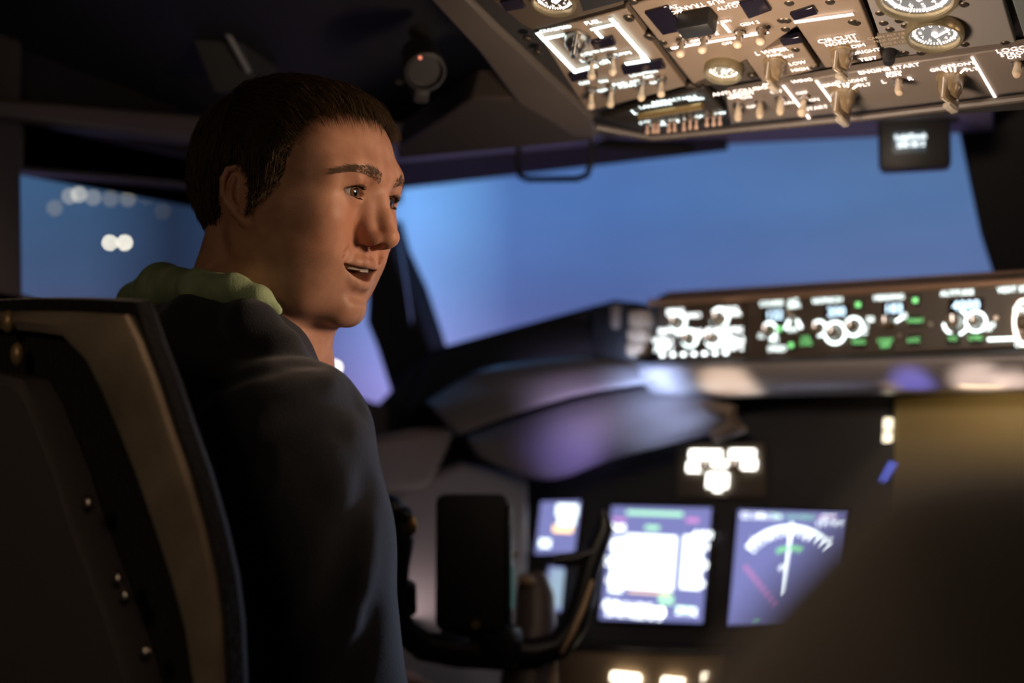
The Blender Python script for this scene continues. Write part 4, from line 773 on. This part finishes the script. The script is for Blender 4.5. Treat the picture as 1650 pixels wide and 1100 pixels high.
def torso_sdf(P, g=0.0):
    ax = [side, fwd, UPV]
    o = frame_ell(P, CHEST, ax, (155+g, 94+g, 190+g))
    o = smin(o, frame_ell(P, (CHEST+WAIST)/2, ax, (138+g, 90+g, 170+g)), 60)
    o = smin(o, frame_ell(P, PEL+Vector((0, 0, .05)), ax, (158+g, 112+g, 130+g)), 60)
    o = smin(o, chain(P, [mm(RS+Vector((-.03, .01, -.005))), mm(NB+(RS-NB)*.35+Vector((0, 0, -.012))), mm(NB)], [52+g, 44+g, 44+g], 20), 40)
    o = smin(o, chain(P, [mm(LS+Vector((.03, -.01, -.005))), mm(NB+(LS-NB)*.35+Vector((0, 0, -.012))), mm(NB)], [52+g, 44+g, 44+g], 20), 40)
    return o
def arm_sdf(P, S, E, H, g=0.0):
    U = S+(E-S)*.3
    return chain(P, [mm(S), mm(U), mm(E), mm(E+(H-E)*.3), mm(H)], [56+g, 54+g, 47+g, 44+g, 27+g*.8], 25)
def hand_sdf(P, H, d, lat):
    """palm, four bent fingers and a thumb; d points along the hand, lat to the thumb side"""
    d = d.normalized(); lat = (lat-d*lat.dot(d)).normalized(); nrm = d.cross(lat)
    if nrm.z > 0: nrm = -nrm                                   # palm side faces down
    pc = H+d*.05
    o = frame_ell(P, pc, [d, lat, nrm], (54, 42, 17))
    o = smin(o, cap(P, mm(H-d*.02), mm(H+d*.02), 27, 25), 15)
    for i, (L, off) in enumerate(((.072, .030), (.080, .010), (.075, -.010), (.058, -.029))):
        k0 = H+d*.088+lat*off; k1 = k0+(d*.85+nrm*.3)*L*.48; k2 = k1+(d*.5+nrm*.8)*L*.32; k3 = k2+(d*.15+nrm)*L*.24
        o = smin(o, chain(P, [mm(k0-d*.02), mm(k0), mm(k1), mm(k2), mm(k3)], [9.5, 9.5, 8.8, 8, 7], 2), 4)
    t0 = H+d*.025+lat*.03; t1 = t0+(d*.6+lat*.7)*.04; t2 = t1+(d*.85+lat*.25+nrm*.2)*.032; t3 = t2+(d*.9+nrm*.3)*.025
    return smin(o, chain(P, [mm(t0), mm(t1), mm(t2), mm(t3)], [14, 11, 10, 8], 3), 8)
def leg_sdf(P, A, K, F, g=0.0): return chain(P, [mm(A), mm(A+(K-A)*.5), mm(K), mm(K+(F-K)*.35), mm(F)], [80+g, 70+g, 54+g, 54+g, 38+g], 30)
def neck_sdf(P):
    o = chain(P, [mm(hl(-20, 0, -20)), mm(hl(-26, 2, -62)), mm(NB+Vector((.0, .0, -.01)))], [57, 54, 56], 20)
    notch = NB+fwd*.075+Vector((0, 0, -.035))
    for s in (-1, 1):                                          # the two cords from behind the ears to the breastbone
        m0 = hl(-14, s*56, -24); o = smin(o, chain(P, [mm(m0), mm(m0+(notch-m0)*.5+(m0-hl(-20, 0, -24))*.20), mm(notch+side*.02)], [12, 10, 8], 6), 9)
    o = smin(o, chain(P, [mm(hl(-45, -34, -20)), mm(hl(-50, -40, -60)), mm(NB+side*.07-fwd*.02)], [16, 15, 22], 8), 14)
    return smin(o, cap(P, mm(hl(40, 0, -68)), mm(NB+fwd*.05+Vector((0, 0, -.01))), 24, 36), 26)
def to_head(P):
    return [f32(HI[i][0]*.001)*P[0]+f32(HI[i][1]*.001)*P[1]+f32(HI[i][2]*.001)*P[2]+f32(HI[i][3]) for i in range(3)]
def body_sdf(P):
    z = P[2][0, 0]; k = np.searchsorted(z, (HEAD_O.z-.155)*1000); o = np.empty(P[0].shape, f32); zs = np.searchsorted(z, (RS.z-.05)*1000)
    lo = [q[:, :, :k+1] for q in P]; hi = [q[:, :, k:] for q in P]
    b = torso_sdf(lo); b = smin(b, arm_sdf(lo, RS, ELR, HANDR), 35); b = smin(b, arm_sdf(lo, LS, ELL, HANDL), 35)
    b = smin(b, hand_sdf(lo, HANDR, HANDR-ELR, Vector((-1, 0, 0))), 12); b = smin(b, hand_sdf(lo, HANDL, HANDL-ELL, Vector((1, 0, 0))), 12)
    b = smin(b, leg_sdf(lo, HIPR, KNR, FTR), 35); b = smin(b, leg_sdf(lo, HIPL, KNL, FTL), 35)
    for F in (FTR, FTL): b = smin(b, cap(lo, mm(F+Vector((0, -.03, -.045))), mm(F+Vector((0, .15, -.05))), 38, 32), 20)
    o[:, :, :k+1] = smin(b, neck_sdf(lo), 30)
    h = head_sdf(to_head(hi)); n = smin(neck_sdf(hi), torso_sdf(hi), 30)
    o[:, :, k:] = smin(h, n, 13)
    return o
def axis(a, b, fine_a, fine_b, hf, hc):
    return np.concatenate([np.arange(a, fine_a-hc*.4, hc), np.arange(fine_a, fine_b, hf), np.arange(fine_b, b+hc, hc)])
pts = [HM @ Vector(c) for c in ((128, 0, 0), (-110, 0, 0), (0, 88, 0), (0, -88, 0))]
xa, xb = min(p.x for p in pts)*1000-6, max(p.x for p in pts)*1000+6; ya, yb = min(p.y for p in pts)*1000-6, max(p.y for p in pts)*1000+6
bx = axis(min(ELL.x, PEL.x)*1000-190, ELR.x*1000+90, xa, xb, 1.5, 7); by = axis(PEL.y*1000-170, FTR.y*1000+230, ya, yb, 1.5, 7)
bz = axis(-10, HEAD_O.z*1000+150, HEAD_O.z*1000-118, HEAD_O.z*1000+150, 1.5, 6)
D = np.empty((len(bx), len(by), len(bz)), f32)
kz = np.searchsorted(bz, (HEAD_O.z-.155)*1000)
Y, Z = by.astype(f32), bz.astype(f32)
for i0 in range(0, len(bx)-1, 24):                             # in slabs, to stay small in memory
    sl_ = slice(i0, min(i0+24, len(bx))); D[sl_] = field(bx[sl_], Y, Z, body_sdf)
bv, bq = surface_net(bx, by, bz, D); del D
me = mesh_np('person', bv*.001, bq); person = bpy.data.objects.new('person', me); C.objects.link(person); PW['person'] = Matrix.Identity(4)
tag(person, 'smiling man with short brown hair and dark hoodie turning right in his seat', 'person')
# colour zones of the skin, kept on the vertices: r lips, g brows and stubble, b flush
hv = to_head([bv[:, i].astype(f32) for i in range(3)]); HS = [hv[0], np.abs(hv[1]), hv[2]]
lips = np.minimum(chain(HS, [(92.5, 0, -34.4), (91.5, 6, -33.8), (87, 14, -34.6), (78.5, 23, -36), (68, 31, -36)], [3.4, 3.4, 3.0, 2.0, 1], 2),
                  chain(HS, [(88, 0, -52), (87, 7, -51.5), (83.5, 14, -49), (76.5, 23, -42.5), (68, 31, -37.5)], [4.4, 4.4, 4, 2.6, 1], 2))
zone = np.zeros((len(bv), 4), f32); zone[:, 3] = 1
zone[:, 0] = np.clip(.5-lips/1.6, 0, 1)*(hv[0] > 60)
beard = np.minimum(np.clip((-26-hv[2])/14, 0, 1), np.clip((hv[0]-10)/25, 0, 1))*np.clip((HEAD_O.z*1000-105 < bv[:, 2]).astype(f32), 0, 1)
zone[:, 1] = beard
flush = np.exp(-ell(HS, (84, 34, -6), (16, 16, 14)).clip(0)/9)+np.exp(-ell(HS, (104, 0, -8), (12, 14, 14)).clip(0)/5)+np.exp(-ell(HS, (-10, 76, 4), (20, 14, 36)).clip(0)/5)
zone[:, 2] = np.clip(flush, 0, 1)
at_ = me.attributes.new('zone', 'FLOAT_COLOR', 'POINT'); at_.data.foreach_set('color', zone.ravel())
def skin_material():
    m = mat('skin', (.50, .30, .20), .5, spec=.35, sss=.12); nt = m.node_tree; L = nt.links; b = nt.nodes['Principled BSDF']
    a = nt.nodes.new('ShaderNodeAttribute'); a.attribute_name = 'zone'; s = nt.nodes.new('ShaderNodeSeparateColor'); L.new(a.outputs['Color'], s.inputs[0])
    tc = nt.nodes.new('ShaderNodeTexCoord')
    n = nt.nodes.new('ShaderNodeTexNoise'); n.inputs['Scale'].default_value = 60; n.inputs['Detail'].default_value = 6; L.new(tc.outputs['Object'], n.inputs['Vector'])
    cr = nt.nodes.new('ShaderNodeValToRGB'); cr.color_ramp.elements[0].position = .3; cr.color_ramp.elements[0].color = (.44, .21, .13, 1)
    cr.color_ramp.elements[1].position = .7; cr.color_ramp.elements[1].color = (.57, .31, .20, 1); L.new(n.outputs['Fac'], cr.inputs[0]); cur = cr.outputs[0]
    def over(col, fac, amt):
        nonlocal cur
        k = nt.nodes.new('ShaderNodeMath'); k.operation = 'MULTIPLY'; k.inputs[1].default_value = amt; L.new(fac, k.inputs[0])
        x = nt.nodes.new('ShaderNodeMix'); x.data_type = 'RGBA'; L.new(k.outputs[0], x.inputs[0]); L.new(cur, x.inputs[6]); x.inputs[7].default_value = (*col, 1); cur = x.outputs[2]
    over((.52, .20, .12), s.outputs[2], .28); over((.27, .16, .11), s.outputs[1], .35); over((.40, .12, .09), s.outputs[0], .8)
    L.new(cur, b.inputs['Base Color'])
    v = nt.nodes.new('ShaderNodeTexNoise'); v.inputs['Scale'].default_value = 900; v.inputs['Detail'].default_value = 2; L.new(tc.outputs['Object'], v.inputs['Vector'])
    u = nt.nodes.new('ShaderNodeBump'); u.inputs['Strength'].default_value = .25; u.inputs['Distance'].default_value = .0006; L.new(v.outputs['Fac'], u.inputs['Height']); L.new(u.outputs[0], b.inputs['Normal'])
    return m
me.materials.append(skin_material())
def child(name, V, Q, m, smooth=True):
    e = mesh_np(name, V, Q, smooth); o = bpy.data.objects.new(name, e); C.objects.link(o); o.parent = person; e.materials.append(m); PW[o.name] = Matrix.Identity(4); return o
def strands(name, W, rad, m, parent):
    """many thin three-sided hairs, W is (hairs, points, 3)"""
    n, k, _ = W.shape; T = np.gradient(W, axis=1); T /= np.linalg.norm(T, axis=2)[:, :, None]+1e-12
    A = np.cross(T, np.array([.31, .17, .93])); A /= np.linalg.norm(A, axis=2)[:, :, None]+1e-12; B = np.cross(T, A)
    ring = np.stack([W+(A*math.cos(q)+B*math.sin(q))*np.asarray(rad)[None, :, None] for q in (0, 2.094, 4.189)], 2)
    idx = np.arange(n*k*3).reshape(n, k, 3); a, b = idx[:, :-1], idx[:, 1:]
    Q = np.stack([a, np.roll(a, -1, 2), np.roll(b, -1, 2), b], -1).reshape(-1, 4)
    e = mesh_np(name, ring.reshape(-1, 3), Q); o = bpy.data.objects.new(name, e); C.objects.link(o); o.parent = parent; e.materials.append(m); PW[o.name] = Matrix.Identity(4); return o
# ---- eyes: white, iris, pupil in one procedural material; a clear bulge in front
def eye_material():
    m = mat('eye', (.6, .57, .54), .12, spec=.6, coat=.6); nt = m.node_tree; L = nt.links; b = nt.nodes['Principled BSDF']
    tc = nt.nodes.new('ShaderNodeTexCoord'); sp = nt.nodes.new('ShaderNodeSeparateXYZ'); L.new(tc.outputs['Object'], sp.inputs[0])
    cr = nt.nodes.new('ShaderNodeValToRGB'); cr.color_ramp.interpolation = 'LINEAR'
    mr = nt.nodes.new('ShaderNodeMapRange'); mr.inputs['From Min'].default_value = .0088; mr.inputs['From Max'].default_value = .0122; L.new(sp.outputs['X'], mr.inputs['Value']); L.new(mr.outputs[0], cr.inputs[0])
    e = cr.color_ramp.elements; e[0].position = .20; e[0].color = (.55, .50, .46, 1); e[1].position = .28; e[1].color = (.05, .035, .02, 1)
    for p, c in ((.36, (.14, .085, .04, 1)), (.70, (.18, .11, .05, 1)), (.76, (.004, .004, .004, 1))): n = e.new(p); n.color = c
    L.new(cr.outputs[0], b.inputs['Base Color']); return m
em = eye_material()
eb = bmesh.new(); bmesh.ops.create_uvsphere(eb, u_segments=40, v_segments=32, radius=.012*.97)
for v in eb.verts:
    c = v.co.x/.01164
    if c > .88: v.co *= 1+.055*((c-.88)/.12)
eme = bpy.data.meshes.new('eye'); eb.to_mesh(eme); eb.free(); eme.polygons.foreach_set('use_smooth', [True]*len(eme.polygons)); eme.materials.append(em)
HR = HM.to_3x3().normalized().to_4x4()
for s in (-1, 1):
    o = bpy.data.objects.new('eye', eme); C.objects.link(o); o.parent = person
    o.matrix_basis = Matrix.Translation(hl(EYE[0], s*EYE[1], EYE[2])) @ HR @ Matrix.Rotation(R(-7), 4, 'Z') @ Matrix.Rotation(R(-3), 4, 'Y')
# ---- teeth: two rows of single crowns
tb = MB()
for row, (z0, h_, n_, rx) in enumerate(((-36.8, 9.5, 14, 87.0), (-57, 6, 12, 80.0))):
    for i in range(n_):
        a = R(-70+140*(i+.5)/n_); w_ = 4.4 if abs(i-(n_-1)/2) < 1 else 3.7
        T = HM @ Matrix.Translation((rx-26+26*math.cos(a), 25*math.sin(a), z0+.0045*(25*math.sin(a))**2+.5*((i*7)%3-1))) @ Matrix.Rotation(a, 4, 'Z')
        tb.box((0, 0, 0), (4, w_*2*.92, h_), T, b=1.2)
tb.build('teeth', mat('tooth', (.46, .41, .33), .3, coat=.3), person)
gb = MB(HM); gb.ball((56, 0, -43), (20, 22, 8)); gb.build('tongue', mat('tongue', (.18, .05, .045), .4), person)
# ---- hair: a close cap and thousands of single hairs combed forward
def hair_region(x, y, z):
    """> 0 where hair grows, in millimetres inside the hairline"""
    ay = np.abs(y)
    zz = [-60, -18, -8, 6, 22, 42, 64, 86, 97, 107, 117, 170]; fx = [-48, -40, 6, 20, 35, 40, 43, 46, 58, 77, 96, 150]   # how far forward hair reaches at each height
    a = np.interp(z, zz, fx)+np.where(z > 76, np.clip(42-ay, 0, 42)*.42, 0)-x
    low = np.where(x > -4, z+8, z+46)
    ear = np.sqrt((x+16)**2*1.1+(z-5)**2*.50)-21; ear = np.where(ay > 40, ear, 60)
    return np.minimum(np.minimum(np.minimum(a, low), ear), 60)
def hair_sdf(P):
    x, y, z = P
    o = head_sdf(P, False)
    reg = hair_region(x, y, z)
    th = np.clip(reg*.6, -6, 8.0)+np.clip((z-70)*.03, 0, 1.5)*(reg > 0)
    th = th+1.1*noise3(P, .12, 3)*(reg > 4)
    return o-th
hx, hy, hz = net_grid(-122, 112, 2.4), net_grid(-98, 98, 2.4), net_grid(-60, 152, 2.4)
HD = field(hx, hy, hz, hair_sdf)
SKULL = lambda p: head_sdf([np.array([c], f32) for c in p], False)[0]
v_, q_ = surface_net(hx, hy, hz, HD)
reg = hair_region(*[v_[:, i] for i in range(3)]); keep = reg > 1.0
q_ = q_[keep[q_].all(1)]; used = np.unique(q_); remap = -np.ones(len(v_), np.int64); remap[used] = np.arange(len(used)); keep_i = used; v_ = v_[used]; q_ = remap[q_]
hw = np.array([tuple(HM @ Vector(p)) for p in v_])
hair_m = mat('hair', (.016, .010, .006), .6, spec=.25, vary=.5, vscale=120, bump=.6, bscale=500)
hair = child('hair', hw, q_, hair_m)
rng = np.random.RandomState(7)
# hairs start on the cap and follow its surface forward and down
eps = 1.5
nrm = np.zeros_like(v_)
for i in range(3):
    d_ = np.zeros(3); d_[i] = eps
    nrm[:, i] = head_sdf([(v_[:, j]+d_[j]).astype(f32) for j in range(3)], False)-head_sdf([(v_[:, j]-d_[j]).astype(f32) for j in range(3)], False)
nrm /= np.linalg.norm(nrm, axis=1)[:, None]+1e-9
NH = 15000
pick = rng.randint(0, len(v_), NH)
P0 = v_[pick]+rng.normal(size=(NH, 3))*1.2; N0 = nrm[pick]
flow = np.stack([np.where(P0[:, 2] > 60, 1.0, .25), .10*np.sign(P0[:, 1]), np.where(P0[:, 2] > 60, -.15-.012*np.clip(P0[:, 0], 0, 90), -1.0)], 1)
back_ = P0[:, 0] < -40
flow[back_] = np.stack([np.where(P0[back_, 2] > 110, .9, .1), np.zeros(back_.sum()), np.where(P0[back_, 2] > 110, .1, -1.0)], 1)
flow += .35*np.stack([noise3([P0[:, 0], P0[:, 1], P0[:, 2]], .06, 11+i) for i in range(3)], 1)
flow -= N0*(flow*N0).sum(1)[:, None]; flow /= np.linalg.norm(flow, axis=1)[:, None]+1e-9
LEN = np.where(P0[:, 2] > 70, 24, 13)*rng.uniform(.6, 1.25, NH)*np.where(P0[:, 2] > 92, 1.15, 1)*np.clip(reg[keep_i][pick]/11, .30, 1)
pts5 = []
p_ = P0-N0*1.0; d0 = flow+N0*rng.uniform(.05, .30, NH)[:, None]
HH = hair_sdf([p_[:, j].astype(f32) for j in range(3)])
for k in range(5):
    pts5.append(p_.copy()); d0 = d0/np.linalg.norm(d0, axis=1)[:, None]; p_ = p_+d0*(LEN/4)[:, None]
    gap = head_sdf([p_[:, j].astype(f32) for j in range(3)], False)
    lift = np.clip(8.5-gap, 0, 20)*np.where(hair_region(*[p_[:, j] for j in range(3)]) > 6, 1, .35)
    p_ = p_+N0*np.minimum(lift, np.maximum(1.5-gap, lift*.8)).clip(0)[:, None]
    d0 = d0+np.array([0, 0, -.14])+np.stack([.05*rng.normal(size=NH) for _ in range(3)], 1)-N0*.16
pts5 = np.stack(pts5, 1)
M3 = np.array(HM.to_3x3()); T3 = np.array(HM.translation); W5 = pts5 @ M3.T+T3
so = strands('hair_strands', W5, (.00028, .00027, .00024, .0002, .00008), mat('hair_strand', (.070, .042, .018), .5, spec=.25), hair); so['kind'] = 'stuff'
# ---- eyebrows and lashes
brow_m = mat('brow_hair', (.11, .066, .036), .6)
def brow(s):
    r = np.random.RandomState(3); W = []
    for i in range(540):
        t = r.rand(); y = 12+50*t; zc = 42.5+9.5*math.sin(1.9*t)-10.5*t*t; wz = 4.8*(1-.5*t)
        z = zc+r.uniform(-1, 1)*wz; x = 108.0
        for _ in range(50):
            g = SKULL((x, s*y, z))
            if g < .2: break
            x -= max(g*.8, .2)
        d = Vector((-.35-.3*t, s*(.55+.4*t), .75-1.15*t+r.uniform(-.25, .25))).normalized(); L_ = r.uniform(4, 8)
        W.append([tuple(hl(x+.3+d.x*L_*q*(.5+.6*t), s*y+d.y*L_*q, z+d.z*L_*q)) for q in (0, .5, 1)])
    return strands('eyebrow', np.array(W), (.00018, .00015, .00006), brow_m, person)
def lashes(s):
    r = np.random.RandomState(5); W = []
    for up_ in (1, 0):
        for i in range(60 if up_ else 30):
            e = -12+24*(i+.5)/(60 if up_ else 30)
            z = EYE[2]+.06*e+((5.6-.030*(e+1)**2) if up_ else (-4.4+.022*(e-1)**2))
            dz = z-EYE[2]; x = EYE[0]+math.sqrt(max((EYE_R+1.6)**2-e*e-dz*dz, 4)); L_ = (6.5 if up_ else 3)*r.uniform(.8, 1.1)
            W.append([tuple(hl(x+L_*q*.85, s*(EYE[1]+e*(1+.25*q)), z+(L_*(q*q*.6-.2*q) if up_ else -L_*.5*q))) for q in (0, .5, 1)])
    return strands('eyelashes', np.array(W), (.00024, .00018, .00005), hair_m, person)
for s in (-1, 1): brow(s); lashes(s)
# ---- hoodie
HOOD = [at(250, 530, 1.40), at(330, 513, 1.285), at(405, 526, 1.225), at(452, 566, 1.215), at(482, 645, 1.27), at(460, 640, 1.44), at(400, 560, 1.50), at(310, 530, 1.49)]
def hoodie_base(P):
    o = torso_sdf(P, 12)
    o = smax(o, (PEL.z-.06)*1000-P[2], 8)
    a = smin(arm_sdf(P, RS, ELR, HANDR-(HANDR-ELR)*.05, 15), arm_sdf(P, LS, ELL, HANDL-(HANDL-ELL)*.05, 15), 5)
    return smin(o, a, 30)
def on_cloth(u, v):                                            # where a line of sight meets the sleeve
    d = .9
    for _ in range(60):
        p = at(u, v, d); e = float(hoodie_base([np.array([c*1000], f32) for c in p])[0])
        if e < .5: break
        d += max(e, .6)/1000
    return mm(at(u, v, d))
FOLDS = [([on_cloth(*q) for q in pth], r_, amp) for pth, r_, amp in (
    (((395, 742), (430, 706), (475, 676), (530, 654), (580, 645)), 15, 11), (((420, 690), (470, 650), (530, 622), (575, 622)), 13, -6), (((430, 775), (475, 735), (530, 715)), 13, -4), (((470, 722), (510, 702), (545, 695)), 10, 6),
    (((300, 660), (370, 615), (440, 592), (500, 584)), 10, 5), (((545, 960), (575, 880), (592, 780)), 13, 7), (((575, 1000), (592, 900), (597, 830)), 11, -4), (((480, 1060), (530, 960), (556, 860)), 14, 7), (((560, 1090), (590, 1040), (600, 990)), 12, 6), (((400, 860), (450, 820), (500, 800)), 16, 5))]
def hoodie_sdf(P):
    o = hoodie_base(P)
    # cloth folds pulled from the armpit over the shoulder and down the sleeve
    o = o-2.2*noise3([P[0]*f32(1)+P[2]*f32(.6), P[1], P[2]*f32(.5)], .035, 5)
    for pts_, r_, amp in FOLDS: o = o+amp*np.exp(-(np.maximum(chain(P, pts_, [.5]*len(pts_), 4), 0)/r_)**2)
    hood = chain(P, [mm(p) for p in HOOD+HOOD[:1]], [26, 26, 23, 19, 17, 20, 24, 26, 26], 10)
    hood = smin(hood, frame_ell(P, at(330, 630, 1.28), [side, fwd, UPV], (100, 50, 75)), 25)
    hood = hood-2.0*noise3(P, .03, 9)
    o = smin(o, hood, 12)
    return smax(o, -neck_hole(P), 4)
def neck_hole(P): return chain(P, [mm(hl(-20, 0, -20)), mm(hl(-26, 2, -62)), mm(NB+Vector((0, 0, -.02)))], [61, 59, 60], 20)
gx = net_grid(min(ELL.x, PEL.x)*1000-210, ELR.x*1000+110, 5.0); gy = net_grid(PEL.y*1000-190, HANDR.y*1000+40, 5.0); gz = net_grid(PEL.z*1000-80, HEAD_O.z*1000-20, 5.0)
G = field(gx, gy, gz, hoodie_sdf); v_, q_ = surface_net(gx, gy, gz, G); del G
cloth_m = mat('navy_fleece', (.013, .014, .019), .85, spec=.25, sheen=.25, bump=.35, bscale=700, vary=.15, vscale=30)
hoodie = child('hoodie', v_*.001, q_, cloth_m)
GREEN = [at(222, 488, 1.42), at(262, 465, 1.37), at(320, 464, 1.285), at(378, 468, 1.240), at(418, 480, 1.228), at(446, 500, 1.226)]
def lining_sdf(P):
    o = chain(P, [mm(p) for p in GREEN], [20, 24, 17, 14, 10, 5], 8); o = smin(o, chain(P, [mm(GREEN[0]), mm(at(255, 470, 1.46)), mm(at(320, 470, 1.5)), mm(at(400, 500, 1.5))], [20, 22, 20, 16], 8), 8)
    o = o-1.0*noise3(P, .05, 21)
    return smax(o, -neck_hole(P), 4)
lx = [c for c in GREEN]; ax_ = lambda i, m: net_grid(min(p[i] for p in GREEN+[at(320, 470, 1.5)])*1000-m, max(p[i] for p in GREEN+[at(400, 500, 1.5)])*1000+m, 3.0)
G = field(ax_(0, 50), ax_(1, 50), ax_(2, 50), lining_sdf); v_, q_ = surface_net(ax_(0, 50), ax_(1, 50), ax_(2, 50), G)
lin = child('hood_lining', v_*.001, q_, mat('sage_lining', (.34, .44, .25), .9, bump=.3, bscale=500, vary=.35, vscale=25)); lin['label'] = 'sage green hood lining'
def trouser_sdf(P):
    o = smin(frame_ell(P, PEL+Vector((0, 0, .02)), [side, fwd, UPV], (164, 118, 110)), smin(leg_sdf(P, HIPR, KNR, FTR, 9), leg_sdf(P, HIPL, KNL, FTL, 9), 20), 35)
    return smax(smax(o, P[2]-(PEL.z+.06)*1000, 5), 85-P[2], 5)
tx, ty, tz = net_grid(PEL.x*1000-260, PEL.x*1000+280, 9), net_grid(PEL.y*1000-150, KNR.y*1000+140, 9), net_grid(60, PEL.z*1000+90, 9)
v_, q_ = surface_net(tx, ty, tz, field(tx, ty, tz, trouser_sdf)); child('trousers', v_*.001, q_, mat('dark_denim', (.02, .025, .04), .85))
